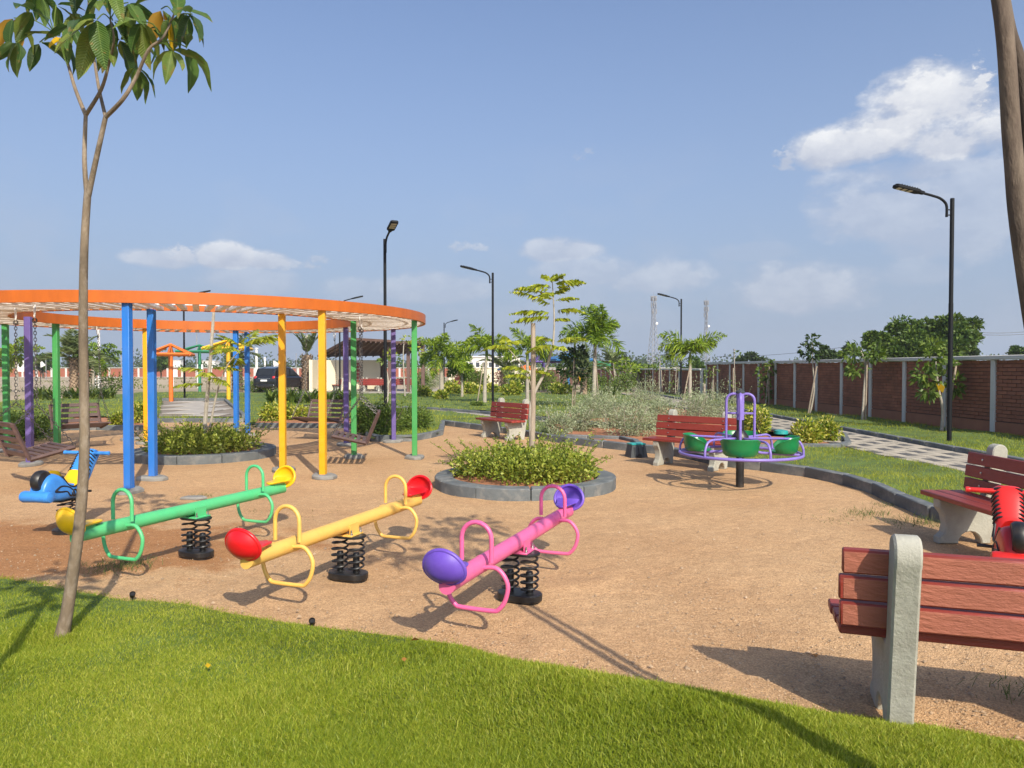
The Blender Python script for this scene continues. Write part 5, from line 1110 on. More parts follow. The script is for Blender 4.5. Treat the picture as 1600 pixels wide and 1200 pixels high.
def palm(label, px, py, kind, th, L_, n, mat, group=None, tw=.07, name='palm_tree', lean=(0, 0), loc=None, stakes=0, az0=None, e_rng=(.1, 1.25), ll=.42, fr=None):
    b = G(px, py) if loc is None else Vector(loc)
    root = thing(name, label, 'palm tree', (b.x, b.y, 0), 0, group)
    top = Vector((lean[0], lean[1], th)); m = MB()
    if kind == 'date':
        prof = [(tw * 1.15, 0), (tw * 1.0, th * .15), (tw * .9, th * .5), (tw * .85, th * .8), (tw * .5, th)]
        m.lathe(prof, 14)
        for i in range(int(th * 52)):                                 # overlapping cut leaf bases
            a = i * 2.4; z = .05 + (th - .1) * i / (th * 52); r = tw * .9
            c = Vector((math.cos(a) * r, math.sin(a) * r, z)); o = c * 1 + Vector((math.cos(a), math.sin(a), 1.3)) * tw * .33; s = Vector((-math.sin(a), math.cos(a), 0)) * tw * .3
            m.add([c - s, c + s, o + s * .5, o - s * .5, c + Vector((0, 0, tw * .7))], [(0, 1, 2, 3), (3, 2, 4)])
        m.build('trunk', M['datebark'], root, False)
    else:
        m.tube(bez([(0, 0, -.05), (lean[0] * .3, lean[1] * .3, th * .5), top], 5), [tw * (1.15 - .5 * i / 10) for i in range(11)], 10)
        m.build('trunk', M['palebark'], root)
        m = MB(); m.tube([top - Vector((0, 0, .35)), top, top + Vector((0, 0, .22))], [tw * .75, tw * .8, tw * .4], 8); m.build('crownshaft', M['gshrub'], root)
    for s in range(stakes):
        a = RN.uniform(0, 6.28); m = MB(); m.tube([(math.cos(a) * .35, math.sin(a) * .35 - .05, 0), (math.cos(a) * .04, math.sin(a) * .04 - .08, th * .8)], .025, 7); m.build('support_stake', M['stake'], root)
    for i in range(n):
        if fr: az, e0, LL, dr = fr[i]
        else: az = (az0 or RN.uniform(0, 6)) + i * 2.4; e0 = e_rng[1] - (e_rng[1] - e_rng[0]) * i / max(1, n - 1); LL = L_ * RN.uniform(.85, 1.08); dr = RN.uniform(.9, 1.6) if kind != 'date' else RN.uniform(.7, 1.3)
        if kind == 'foxtail': V, Fc = frond(None, top + Vector((0, 0, .12)), az, e0, LL, dr, 66, .42 + .06 * L_, .046 * max(1, b.y / 26), plume=1.35)
        else: V, Fc = frond(None, top, az, e0, LL, dr, 46, ll * L_ / 1.5, .034 * max(1, b.y / 26), up=.45, curl=.5)
        npmesh('frond', V, Fc, mat, root)
    return root
def limb(mb, pts, r0, r1, n=8, k=5):
    P = bez(pts, k); mb.tube(P, lerp(r0, r1, len(P)), n)
def cloud_pts(n, c, r, shell=.55, flat=0.0):
    v = unit(NR.normal(size=(n, 3))); rr = (shell + (1 - shell) * NR.uniform(0, 1, (n, 1)) ** .6)
    return np.array(c) + v * rr * np.array(r), v
def clump(n, c, r, L_, w, up=.5, shell=.5):
    P, v = cloud_pts(n, c, r, shell); D = unit(v + np.array([0, 0, up]) + NR.normal(size=(n, 3)) * .5)
    return leaves(P, D, L_ * NR.uniform(.7, 1.25, n), w * NR.uniform(.8, 1.2, n))
def shrub(label, loc, r, h, n, mat, L_=.06, w=.03, group=None, name='shrub', stems=7, cat_='shrub', spikes=0, smat='bark'):
    root = thing(name, label, cat_, (loc[0], loc[1], 0), RN.uniform(0, 6), group); parts = []
    k = max(3, int(5 + r * 4))
    for i in range(k):
        a = RN.uniform(0, 6.28); q = RN.uniform(0, .62) * r; hh = h * RN.uniform(.62, 1.0) * (1 - .25 * q / r)
        parts.append(clump(n // k, (math.cos(a) * q, math.sin(a) * q, hh * .56), (r * .52, r * .52, hh * .5), L_, w))
    for i in range(spikes):                                          # long shoots that stick out of the mass
        a = RN.uniform(0, 6.28); q = r * RN.uniform(.2, .95); b = np.array([math.cos(a) * q, math.sin(a) * q, h * RN.uniform(.4, .8)]); d = unit(np.array([math.cos(a) * RN.uniform(-.2, .9), math.sin(a) * RN.uniform(-.2, .9), 1.0]))
        Ls = h * RN.uniform(.35, .8); t = NR.uniform(0, 1, 16)[:, None]; P = b + d * Ls * t
        parts.append(leaves(P, unit(d + NR.normal(size=(16, 3)) * .9), L_ * .85, w * .85)); m_ = None
    V, Fc = cat(parts); tag(npmesh('foliage', V, Fc, mat, root), kind='stuff')
    if stems:
        m = MB()
        for i in range(stems):
            a = RN.uniform(0, 6.28); q = r * .35; m.tube([(math.cos(a) * q * .3, math.sin(a) * q * .3, 0), (math.cos(a) * q, math.sin(a) * q, h * .35), (math.cos(a + .3) * q * 1.6, math.sin(a + .3) * q * 1.6, h * .75)], [.012, .009, .005], 5)
        tag(m.build('stems', M[smat], root), kind='stuff')
    return root
def strap_clump(label, loc, n, Ln, w, mat, group, name='lily_clump'):
    V, Fc = [], []; o = 0
    for i in range(n):
        a = RN.uniform(0, 6.28); b = np.array([RN.gauss(0, .09), RN.gauss(0, .09), .05]); e = RN.uniform(.8, 1.45); s = np.array([-math.sin(a), math.cos(a), 0]) * w / 2; p = b.copy(); L_ = Ln * RN.uniform(.6, 1.1)
        for j in range(4):
            ww = (1, 1.1, .8, .05)[j]; V += [p - s * ww, p + s * ww]; p = p + np.array([math.cos(a) * math.cos(e), math.sin(a) * math.cos(e), math.sin(e)]) * L_ / 3; e -= RN.uniform(.25, .6)
        for j in range(3): Fc.append((o + 2 * j, o + 2 * j + 1, o + 2 * j + 3, o + 2 * j + 2))
        o += 8
    ob = npmesh(name, np.array(V), np.array(Fc), mat); ob.location = (loc[0], loc[1], 0); return tag(ob, label, 'plant', group)
def crown_tree(label, loc, trunk, clumps, mat, leafL, leafW, nper, group=None, name='tree', bark='bark', r0=.06, stakes=(), rz=0, up=.3):
    """trunk: list of limbs (points); clumps: (x, y, z, rx, rz)"""
    root = thing(name, label, 'tree', (loc[0], loc[1], 0), rz, group); m = MB()
    for i, (pts, a, b) in enumerate(trunk): limb(m, pts, a, b)
    m.build('trunk', M[bark], root)
    parts = [clump(int(nper * c[3] ** .0), c[:3], (c[3], c[3], c[4]), leafL, leafW, up, .35) for c in clumps]
    V, Fc = cat(parts); tag(npmesh('crown', V, Fc, mat, root), kind='stuff')
    for (a, b, r) in stakes:
        s = MB(); s.tube([a, b], r, 8); s.build('support_stake', M['stake'], root)
    return root

# --- the young tree standing in the front lawn
def front_tree():
    D0 = G(100, 1003).y
    b = G(98, 1003); root = thing('young_tree', 'slender young tree with drooping palmate leaves growing from the front lawn', 'tree', (b.x, b.y, 0))
    def q(px, py, dz=0.0):
        p = PZ(px, py, D0 + dz); return (p.x - b.x, p.y - b.y, p.z)
    m = MB(); limb(m, [q(93, 1012), q(104, 960), q(116, 880), q(126, 800), q(132, 700), q(131, 590), q(130, 480), q(132, 380), q(137, 300)], .037, .020, 12, 8)
    limb(m, [q(90, 1022), q(97, 992), q(106, 950)], .052, .033, 12)
    limb(m, [q(136, 306), q(132, 250), q(134, 178, .05)], .015, .011, 9); limb(m, [q(138, 306), q(150, 250, -.05), q(165, 183, -.1)], .017, .013, 9)
    fork = [([(134, 180, .05), (118, 140, .1), (106, 100, .15), (95, 72, .2), (84, 50, .2)], .012, .005), ([(134, 180, .05), (158, 140, -.05), (170, 100, -.1), (178, 62, -.2), (172, 30, -.2)], .012, .005),
            ([(165, 183, -.1), (155, 140, .1), (148, 98, .2), (140, 40, .3), (138, 5, .3)], .011, .005), ([(165, 183, -.1), (192, 155, -.2), (213, 120, -.2), (232, 78, -.25), (255, 58, -.25), (272, 22, -.2)], .013, .005)]
    for pts, a, c in fork: limb(m, [q(*p) for p in pts], a, c, 8)
    m.build('trunk', M['bark'], root)
    hubs = [((84, 50, .2), (22, 28)), ((84, 50, .2), (28, 66)), ((90, 62, .2), (62, 66)), ((95, 74, .2), (98, 58)), ((84, 50, .2), (52, 18)), ((84, 50, .2), (88, 8)), ((172, 30, -.2), (152, 30)), ((172, 40, -.2), (176, 32)), ((170, 70, -.15), (186, 62)),
            ((172, 30, -.2), (200, 4)), ((140, 40, .3), (112, 22)), ((140, 20, .3), (148, 2)), ((255, 58, -.25), (222, 34)), ((262, 40, -.2), (266, 26)), ((272, 22, -.2), (252, 14)), ((272, 22, -.2), (290, 18)), ((262, 40, -.2), (300, 22)),
            ((240, 70, -.25), (292, 74)), ((240, 74, -.25), (268, 78)), ((213, 120, -.2), (212, 104)), ((250, 60, -.25), (236, 44)), ((170, 90, -.1), (172, 66)), ((95, 74, .2), (112, 40)), ((272, 22, -.2), (276, -12)), ((172, 30, -.2), (176, -20)), ((138, 5, .3), (130, -30)), ((84, 50, .2), (60, -15)), ((138, 5, .3), (165, -38))]
    big = {6: (86, 2), 7: (70, 2), 17: (58, 3), 8: (66, 2)}; tints = {0: 'o', 13: 'y', 3: 'y2', 14: 'o'}
    pet = MB(); variants = []
    for v in range(4):
        k, Vv, Fv = 7, [], []; cv = .25 + .12 * v
        for i in range(k):
            t = i / (k - 1); wd = .5 * (math.sin(PI * min(1, t ** .82)) ** .8) * .40 * (1 if v != 3 else .85) + .004; z = -cv * t * t * .8; tz = .03 * math.sin(t * 9 + v)
            for s in (-1, -.5, 0, .5, 1): Vv.append((t, s * wd, z + abs(s) * wd * .35 + (tz if abs(s) == 1 else 0) + (.018 if (i % 2 and abs(s) == .5) else 0)))
        for i in range(k - 1):
            for j in range(4): Fv.append((i * 5 + j, i * 5 + j + 1, (i + 1) * 5 + j + 1, (i + 1) * 5 + j))
        variants.append((Vv, Fv))
    meshes = {}
    def leafmesh(v, mt):
        if (v, mt) not in meshes:
            me = bpy.data.meshes.new('leaf'); me.from_pydata(variants[v][0], [], variants[v][1]); me.materials.append(M[mt]); me.shade_smooth(); meshes[v, mt] = me
        return meshes[v, mt]
    for hi, (tip, hub) in enumerate(hubs):
        t0 = Vector(q(*tip)); dz = tip[2] + RN.uniform(-.22, .22); h = Vector(q(hub[0], hub[1], dz)); mid = (t0 + h) / 2 + Vector((0, 0, .03)); pet.tube(bez([t0, mid, h], 3), .0035, 5)
        ax = Vector((h.x - t0.x, h.y - t0.y, 0)); a0 = math.atan2(ax.y, ax.x) if ax.length > .01 else RN.uniform(0, 6)
        nl = RN.choice([3, 3, 4, 4])
        for j in range(nl):
            az = a0 + (j - 2) * 1.05 + RN.uniform(-.25, .25); el = RN.uniform(-1.25, -.45) if RN.random() > .25 else RN.uniform(-.4, .25)
            ln = RN.uniform(.15, .23) if hi not in big else big[hi][0] / F * D0 * RN.uniform(.8, 1.1)
            mt = 'bigleaf'
            if tints.get(hi) == 'y' and j == 2: mt = 'yleaf'; ln = .17
            if tints.get(hi) == 'y2' and j == 1: mt = 'yleaf'; ln = .12
            if tints.get(hi) == 'o' and j in (1, 2): mt = 'oleaf'
            o = link('leaf', leafmesh(RN.randrange(4), mt), root)
            d = Vector((math.cos(az) * math.cos(el), math.sin(az) * math.cos(el), math.sin(el))); sd = Vector((-math.sin(az), math.cos(az), 0)); nn = d.cross(sd)
            rot = Matrix((d, sd, nn)).transposed().to_4x4() @ Matrix.Rotation(RN.uniform(-.5, .5), 4, 'X')
            o.matrix_local = Matrix.Translation(h + d * .012) @ rot @ Matrix.Diagonal((ln, ln, ln, 1))
    tag(pet.build('petioles', M['gshrub'], root), kind='stuff')
front_tree()
def leaning_tree():
    b = Vector((1.725, 2.02, 0)); root = thing('leaning_tree', 'bare leaning brown trunk with a second stem cut by the photo edge', 'tree', b)
    m = MB(); limb(m, [(.03, 0, 0), (-.12, 0, .8), (-.315, 0, 1.9), (-.36, .0, 2.25), (-.40, 0, 2.65), (-.46, .1, 3.2)], .030, .019, 14, 8); m.build('trunk', M['barkdark'], root)
    m = MB(); limb(m, [(-.41, .0, 2.74), (-.365, .02, 2.58), (-.322, .03, 2.46), (-.285, .03, 2.2), (-.10, .05, .8), (.06, .05, 0)], .018, .024, 10, 7); m.build('second_stem', M['barkdark'], root)
    parts = []; tw = MB()
    for i in range(9):
        a = RN.uniform(0, 6.28); r = RN.uniform(.25, .75); z = RN.uniform(3.5, 4.3); c = (-.55 + math.cos(a) * r, .15 + math.sin(a) * r, z)
        limb(tw, [(-.48, .08, 3.1), (-.5 + math.cos(a) * r * .5, .12 + math.sin(a) * r * .5, 3.1 + (z - 3.1) * .6), c], .014, .005, 6)
        parts.append(clump(26, c, (.28, .28, .22), .19, .085, -.4, .3))
    tw.build('branches', M['barkdark'], root); V, Fc = cat(parts); tag(npmesh('crown', V, Fc, M['broad'], root), kind='stuff')
leaning_tree()
crown_tree('thin young tree just past the picture edge whose stem shadow crosses the front lawn', (-2.08, 2.33, 0), [([(0, 0, 0), (.02, 0, 1.2), (-.02, 0, 2.3), (0, 0, 2.9)], .045, .014)], [(0, 0, 2.35, .2, .16), (-.06, .05, 2.65, .24, .2), (.02, 0, 2.95, .2, .2)], M['broad'], .18, .09, 26)

# --- feathery tree tied to a stake in the front round planter
def planter_tree(cx, cy, label, px_pts, D, fr, stake, sr=.045):
    root = thing('sapling', label, 'tree', (cx, cy, 0)); m = MB()
    def q(px, py): p = PZ(px, py, D); return (p.x - cx, p.y - cy, p.z)
    for pts, a, b in px_pts: limb(m, [q(*p) for p in pts], a, b, 8)
    m.build('trunk', M['palebark'], root)
    for (px, py, az, Ln, e, dr) in fr:
        az += RN.uniform(-.45, .45); e += RN.uniform(-.22, .22); Ln *= RN.uniform(.8, 1.15); parts = [frond(None, q(px, py), az, e, Ln * 1.15, dr, 17, Ln * .40, .044, up=-.2, curl=1.2)]
        npmesh('frond', *cat(parts), M['feather'], root)
    if stake:
        a, b = stake; s = MB(); P = bez([q(*a), q((a[0] + b[0]) / 2 + 1.5, (a[1] + b[1]) / 2), q(*b)], 6); s.tube(P, lerp(sr, sr * .72, len(P)), 10); s.build('support_stake', M['stake'], root)
    return root
pl1 = Vector((.185, 10.35, 0))
fr1 = []
for (px, py, az, Ln, e, dr) in [(872, 535, 2.6, .40, .35, 1.), (872, 535, -.3, .40, .5, 1.), (870, 540, -2.2, .42, .1, .7), (872, 535, .9, .36, .6, 1), (868, 545, -1.2, .36, .1, .8), (866, 500, .4, .30, .1, .6),
                                (866, 495, 3.0, .62, .1, .55), (866, 490, 2.5, .55, .3, .6), (867, 480, 3.3, .52, .4, .7), (866, 485, .2, .40, .35, .6), (866, 470, -.4, .36, .3, .7), (866, 470, 2.9, .50, .5, .8), (865, 462, .6, .35, .5, .7), (864, 455, 3.2, .48, .4, .8), (864, 452, -.1, .44, .3, .7),
                                (863, 448, 2.7, .42, .5, .8), (862, 445, .3, .44, .6, .9), (862, 442, 1.2, .24, .8, .8), (862, 440, -1.4, .24, .7, .8), (861, 440, 2.2, .24, .8, .7), (864, 458, -2.0, .36, .2, .8),
                                (833, 585, 2.9, .36, .5, 1.2), (833, 592, 3.5, .40, .3, 1.0), (833, 580, -.1, .25, .2, 1.0), (790, 540, 2.8, .34, .2, .9), (790, 540, .4, .28, .5, .9), (800, 545, -2.5, .2, .4, .9), (792, 541, 1.6, .25, .8, .8)]:
    fr1.append((px, py, az, Ln, e, dr))
planter_tree(pl1.x, pl1.y, 'feathery yellow green sapling tied to a bare stake in the round planter behind the seesaws',
             [([(832, 742), (830, 690), (829, 640), (836, 612), (852, 580), (864, 540)], .032, .016), ([(864, 540), (866, 500), (863, 440)], .016, .006), ([(832, 606), (815, 570), (790, 540)], .010, .005)], pl1.y, fr1, ((830, 742), (833, 505)), .044)
pl2 = Vector((-5.75, 13.75, 0))
fr2 = [(px, py, az, Ln, e, dr) for (px, py, az, Ln, e, dr) in [(378, 545, .2, .7, .5, 1.), (378, 545, 3.0, .6, .3, .8), (376, 550, -1.5, .6, .2, .9), (378, 540, .9, .7, .4, 1.0), (380, 540, -.5, .75, .3, 1.1), (372, 560, 2.4, .5, .0, .7), (378, 545, 1.6, .5, .9, .6), (380, 545, -2.4, .5, .6, .7),
                                                          (325, 580, 3.1, .55, .2, .6), (325, 590, -.2, .5, .1, .7), (322, 600, 2.8, .5, -.1, .6), (324, 585, -1.4, .5, .1, .6), (326, 575, .6, .45, .3, .6)]]
planter_tree(pl2.x, pl2.y, 'thin leaning sapling with sparse feathery leaves inside the swing ring planter',
             [([(318, 700), (322, 640), (328, 570), (334, 488)], .045, .028), ([(328, 668), (340, 610), (356, 570), (378, 545)], .022, .008)], pl2.y, fr2, None)

def round_planter(c, label, plant, n):
    root = thing('round_planter', label, 'planter', (c.x, c.y, 0))
    k = 11; ri, ro, h = 1.02, 1.27, .15
    for i in range(k):
        a0 = 2 * PI * (i + .32) / k + .006; a1 = 2 * PI * (i + 1.32) / k - .006; A = lerp(a0, a1, 6)
        poly = [(ro * math.cos(a), ro * math.sin(a)) for a in A] + [(ri * math.cos(a), ri * math.sin(a)) for a in reversed(A)]
        m = MB(); m.prism(poly, -.02, h + RN.uniform(-.004, .004), bev=.012); m.build('kerb_stone', M['kerb'], root, True, 25)
    m = MB(); m.lathe([(1.02, .0), (1.02, .09), (.5, .11), (.05, .11)], 24); m.build('soil', M['redsoil'], root)
    sh = thing('planter_shrubs', plant, 'shrub', (c.x, c.y, 0)); parts = []
    for i in range(46):
        a = RN.uniform(0, 6.28); q = math.sqrt(RN.random()) * .86; hh = .46 - .16 * q + RN.uniform(-.15, .15); parts.append(clump(n // 52, (math.cos(a) * q, math.sin(a) * q, .1 + hh * .45), (.26, .26, hh * .52), .066, .034, .5, .3))
    sp = MB()
    for i in range(115):
        a = RN.uniform(0, 6.28); q = RN.uniform(.05, 1.0); b = np.array([math.cos(a) * q, math.sin(a) * q, .25]); d = unit(np.array([math.cos(a) * RN.uniform(.1, 1.1), math.sin(a) * RN.uniform(.1, 1.1), 1.])); Ls = RN.uniform(.25, .58)
        t = NR.uniform(.15, 1, 22)[:, None]; bend = np.array([math.cos(a), math.sin(a), -.3]) * .12
        parts.append(leaves(b + d * Ls * t + bend * t * t, unit(d * .6 + NR.normal(size=(22, 3)) * .8), .045, .022)); sp.tube([b, b + d * Ls * .5 + bend * .25, b + d * Ls + bend], [.005, .004, .002], 4)
    V, Fc = cat(parts); tag(npmesh('foliage', V, Fc, M['pshrub'], sh), kind='stuff'); tag(sp.build('stems', M['gshrub'], sh), kind='stuff')
round_planter(pl1, 'grey stone ring planter on the sand behind the seesaws', 'dense yellow green shrubs filling the planter around the bare stake', 8600)
round_planter(pl2, 'grey stone ring planter in the middle of the swing ring', 'straggly green shrubs filling the planter inside the swing ring', 8600)

# --- palms
palm('foxtail palm with two crossing pale trunks beyond the silver shrubs', 928, 641, 'foxtail', 2.85, 1.5, 14, M['palm'], 'foxtail palms', .085, lean=(.05, 0), stakes=1, e_rng=(-.2, 1.35))
palm('foxtail palm whose two big fronds spread like wings before the wall', 1078, 641, 'foxtail', 2.05, 1.45, 9, M['palmy'], 'foxtail palms', .075, stakes=1, fr=[(2.9, 1.15, 1.6, 1.7), (.15, .9, 1.75, 1.2), (.5, .7, 1.5, 1.2), (3.3, .85, 1.5, 1.9), (2.4, .8, 1.2, 1.7), (-1.2, 1.0, .9, 1.4), (1.4, 1.0, .9, 1.4), (-.3, .95, 1.2, 1.4), (3.0, .4, 1.0, 1.7)])
palm('foxtail palm with twin thin trunks next to the dark lamp post', 757, 632, 'foxtail', 2.35, 1.35, 8, M['palmy'], 'foxtail palms', .085, lean=(.1, 0), stakes=1, fr=[(2.9, 1.3, 1.45, .9), (3.1, .35, 1.7, 1.9), (.2, 1.0, 1.2, 1.5), (3.4, .6, 1.4, 1.9), (-.4, .6, 1.0, 1.5), (1.5, 1.1, 1., 1.), (-1.4, .9, 1., 1.4), (2.6, .9, 1.3, 1.5)])
palm('foxtail palm half hidden behind the bare planter stake', 824, 632, 'foxtail', 2.3, 1.35, 8, M['palmy'], 'foxtail palms', .085, fr=[(2.7, 1.25, 1.4, 1.), (3.1, .5, 1.5, 1.8), (.1, .5, 1.3, 1.9), (-.2, 1.0, 1.2, 1.5), (3.5, .2, 1.3, 1.6), (1.5, 1.1, 1., 1.), (-1.3, .9, 1., 1.4), (.5, .2, 1.3, 1.7)])
palm('bushy bright green palm beside the brown shelter', 690, 624, 'foxtail', 2.2, 1.9, 12, M['palmy'], None, .13, e_rng=(-.3, 1.2))
palm('small foxtail palm on a slim trunk behind the shrub border', 722, 622, 'foxtail', 1.5, 1.2, 7, M['palm'], 'foxtail palms', .07, e_rng=(-.2, 1.1))
palm('stout date palm with few upright fronds beside the black car', 480, 612.5, 'date', 2.55, 2.0, 8, M['date'], 'date palms', .36, fr=[(2.7, 1.15, 2.1, .5), (.4, 1.1, 2.2, .6), (.9, 1.3, 2.1, .5), (3.4, 1.2, 1.7, .5), (-.6, 1.2, 1.8, .6), (1.6, 1.3, 1.6, .5), (.2, 1.35, 1.9, .4), (3.0, 1.4, 1.8, .4)])
palm('thick date palm with dense arching fronds before the dry field', 116, 616, 'date', 2.3, 2.45, 22, M['date'], 'date palms', .26, e_rng=(-.35, 1.3), ll=.5)
palm('date palm behind the yellow shade frame', 371, 611.5, 'date', 2.6, 2.1, 16, M['date'], 'date palms', .34, e_rng=(-.4, 1.2), ll=.5)
palm('bushy palm at the far end of the shrub border', 957, 600, 'date', 2.2, 2.2, 16, M['date'], 'date palms', .2, e_rng=(-.3, 1.2), ll=.5)
palm('grey green date palm near the pale building', 786, 610, 'date', 1.6, 2.3, 14, M['date'], 'date palms', .2, e_rng=(-.1, 1.25), ll=.45)
palm('short palm with a rough brown trunk beside the blue shade post', 912, 618, 'date', 1.6, 1.9, 14, M['date'], 'date palms', .2, e_rng=(-.1, 1.3), ll=.5)
palm('small palm on two slim pale props behind the swing ring', 146, 612, 'foxtail', 2.2, 2.2, 10, M['palm'], None, .09, e_rng=(-.4, 1.1), stakes=2)
palm('bright leafy palm at the far end of the lawn behind the swing', 26, 612, 'foxtail', 2.4, 1.9, 9, M['palmy'], None, .08, e_rng=(-.4, 1.1), stakes=2)

# --- saplings along the brick wall
def wall_sapling(label, px, py, trunk_px, clumps_px, mat, nper, leafL=.16, leafW=.08, stake=None, extra=None, bark='palebark'):
    b = G(px, py); D = b.y
    def q(x, y): p = PZ(x, y, D); return (p.x - b.x, 0, p.z)
    tr = [([q(*p) for p in pts], a, c) for pts, a, c in trunk_px]
    cl = [(*q(x, y)[:1], RN.uniform(-.2, .2), q(x, y)[2], rx / F * D, ry / F * D) for (x, y, rx, ry) in clumps_px]
    r = crown_tree(label, b, tr, cl, mat, leafL, leafW, nper, 'saplings along the wall', 'sapling', bark, stakes=[(q(*s[0]), (q(*s[1])[0], -.06, q(*s[1])[2]), .028) for s in (stake or [])], up=-.1)
    for (x, y, m_) in (extra or []):
        V, Fc = leaves(np.array([q(x, y)]) + np.array([[0, -.35, 0]]), np.array([[.2, -.3, -1.]]), .22, .16); npmesh('leaf', V, Fc, M[m_], r)
    return r
wall_sapling('sapling with a tuft of dark leaves on a crooked bare stem above the wall', 1267, 650, [([(1265, 650), (1272, 610), (1270, 570), (1269, 535)], .035, .014)], [(1268, 532, 9, 9), (1280, 545, 11, 7), (1260, 547, 9, 8), (1268, 555, 8, 7)], M['dark'], 46, .2, .09, [((1262, 650), (1275, 572))])
wall_sapling('sapling with loose leafy branches against the second brick panel', 1350, 661, [([(1347, 661), (1350, 610), (1352, 570), (1345, 548)], .04, .018)], [(1345, 545, 22, 12), (1325, 553, 14, 10), (1362, 556, 13, 9), (1342, 575, 15, 11), (1372, 548, 9, 6), (1330, 580, 8, 7)], M['gshrub'], 60, .17, .08, [((1352, 661), (1353, 560))])
wall_sapling('leafy sapling with two yellow leaves beside the tall lamp post', 1471, 677, [([(1471, 677), (1473, 640), (1466, 605), (1462, 565)], .045, .02)], [(1455, 560, 18, 16), (1440, 585, 14, 14), (1462, 590, 20, 16), (1480, 572, 13, 14), (1452, 612, 13, 8), (1462, 540, 10, 8), (1492, 600, 6, 14)], M['gshrub'], 62, .2, .09, [((1478, 677), (1492, 566))], [(1450, 598, 'yleaf'), (1456, 599, 'yleaf')])
wall_sapling('sapling covered in bright leaves down its whole stem by the wall', 1197, 637, [([(1196, 637), (1199, 600), (1200, 570)], .03, .015)], [(1205, 572, 9, 8), (1192, 582, 9, 8), (1207, 590, 9, 9), (1196, 602, 8, 10), (1200, 616, 6, 9)], M['gshrub'], 40, .19, .11, [((1201, 637), (1201, 565))])
wall_sapling('tall bare thin sapling rising above the wall before the cell mast', 1149, 634, [([(1149, 634), (1148, 590), (1147, 550)], .025, .012)], [(1145, 600, 6, 5), (1150, 553, 3, 3)], M['gshrub'], 10, .15, .08, [((1146, 634), (1145, 575))])
wall_sapling('small sapling with thin leaves beside the step in the wall', 1113, 629, [([(1112, 629), (1113, 600), (1114, 580)], .03, .014)], [(1114, 578, 9, 5), (1108, 585, 6, 4)], M['gshrub'], 22, .17, .07, [((1115, 629), (1114, 576))])
wall_sapling('slim sapling with a sparse top beside the far lamp post', 1055, 620, [([(1055, 620), (1056, 590), (1057, 572)], .03, .015)], [(1058, 573, 7, 6), (1050, 602, 5, 4)], M['gshrub'], 26, .2, .09, [((1058, 620), (1059, 590))])
for i, (px, py, t, lb) in enumerate([(1031, 617, 560, 'slim pale sapling between the far lamp and the cell mast'), (1017, 613, 575, 'slim pale sapling in front of the lower wall, nearest the silver shrubs'), (1043, 615, 578, 'thin sapling with a dark tuft in front of the lower wall')]):
    wall_sapling(lb, px, py, [([(px, py), (px - 1, (py + t) / 2), (px + 1, t)], .04, .018)], [(px + 1, t + 2, 6, 6), (px - 3, t + 12, 5, 5)], M['gshrub'], 26, .22, .1, [((px + 4, py), (px + 2, t + 18))])
wall_sapling('dark leafed young tree on a stake between the foxtail palms', 897, 640, [([(897, 640), (899, 600), (897, 560)], .05, .02)], [(898, 560, 18, 16), (885, 575, 14, 12), (910, 580, 14, 13), (895, 592, 16, 10), (905, 550, 10, 8), (888, 555, 10, 8)], M['dark'], 85, .2, .1, [((894, 640), (898, 520))], [(903, 587, 'yleaf')], 'bark')
wall_sapling('thin young tree with pale leaves behind the second shelter', 634, 620, [([(633, 620), (630, 560), (632, 525)], .05, .02)], [(636, 530, 9, 6), (650, 548, 10, 8), (610, 553, 10, 5)], M['feather'], 40, .25, .1, None)
wall_sapling('crooked sapling in the leafy bed beneath the brown shelter', 606, 640, [([(604, 640), (607, 600), (602, 570)], .04, .02), ([(607, 600), (618, 575), (622, 560)], .025, .01)], [(600, 562, 8, 6), (622, 562, 9, 6)], M['gshrub'], 30, .2, .09, None)

# --- bushes
def at(px, py): return G(px, py)
SIL = 'silver leafed shrubs behind the benches'
for (px, py, r, h, lb) in [(875, 684, .62, .85, 'silver grey shrub right behind the bench with the round planter before it'), (908, 676, .55, .80, 'silver grey shrub beside the dark leafed young tree'), (955, 672, .60, .95, 'sprawling silver grey shrub at the end of the curved path'),
                           (985, 684, .75, .98, 'large silver grey shrub above the dark plastic step'), (1035, 676, .75, .92, 'large silver grey shrub behind the red bench by the carousel'), (1082, 664, .8, 1.15, 'silver grey shrub under the wing shaped palm'), (1120, 660, .8, 1.05, 'silver grey shrub behind the carousel mast'),
                           (1010, 652, .9, 1.35, 'pale silver shrub farthest along toward the brick wall'), (940, 655, .9, 1.05, 'pale silver shrub at the foot of the twin trunk palm')]:
    b = at(px, py); shrub(lb, b, r, h, int(3400 * r / .7), M['silver'], .062, .02, SIL, 'silver_shrub', 8, spikes=26, smat='palebark')
b = at(672, 608); shrub('silver grey shrub beneath the bright green palm', b, 1.6, 1.8, 2600, M['silver'], .14, .05, SIL, 'silver_shrub', 8, spikes=20, smat='palebark')
YEL = 'yellow leafed shrubs'
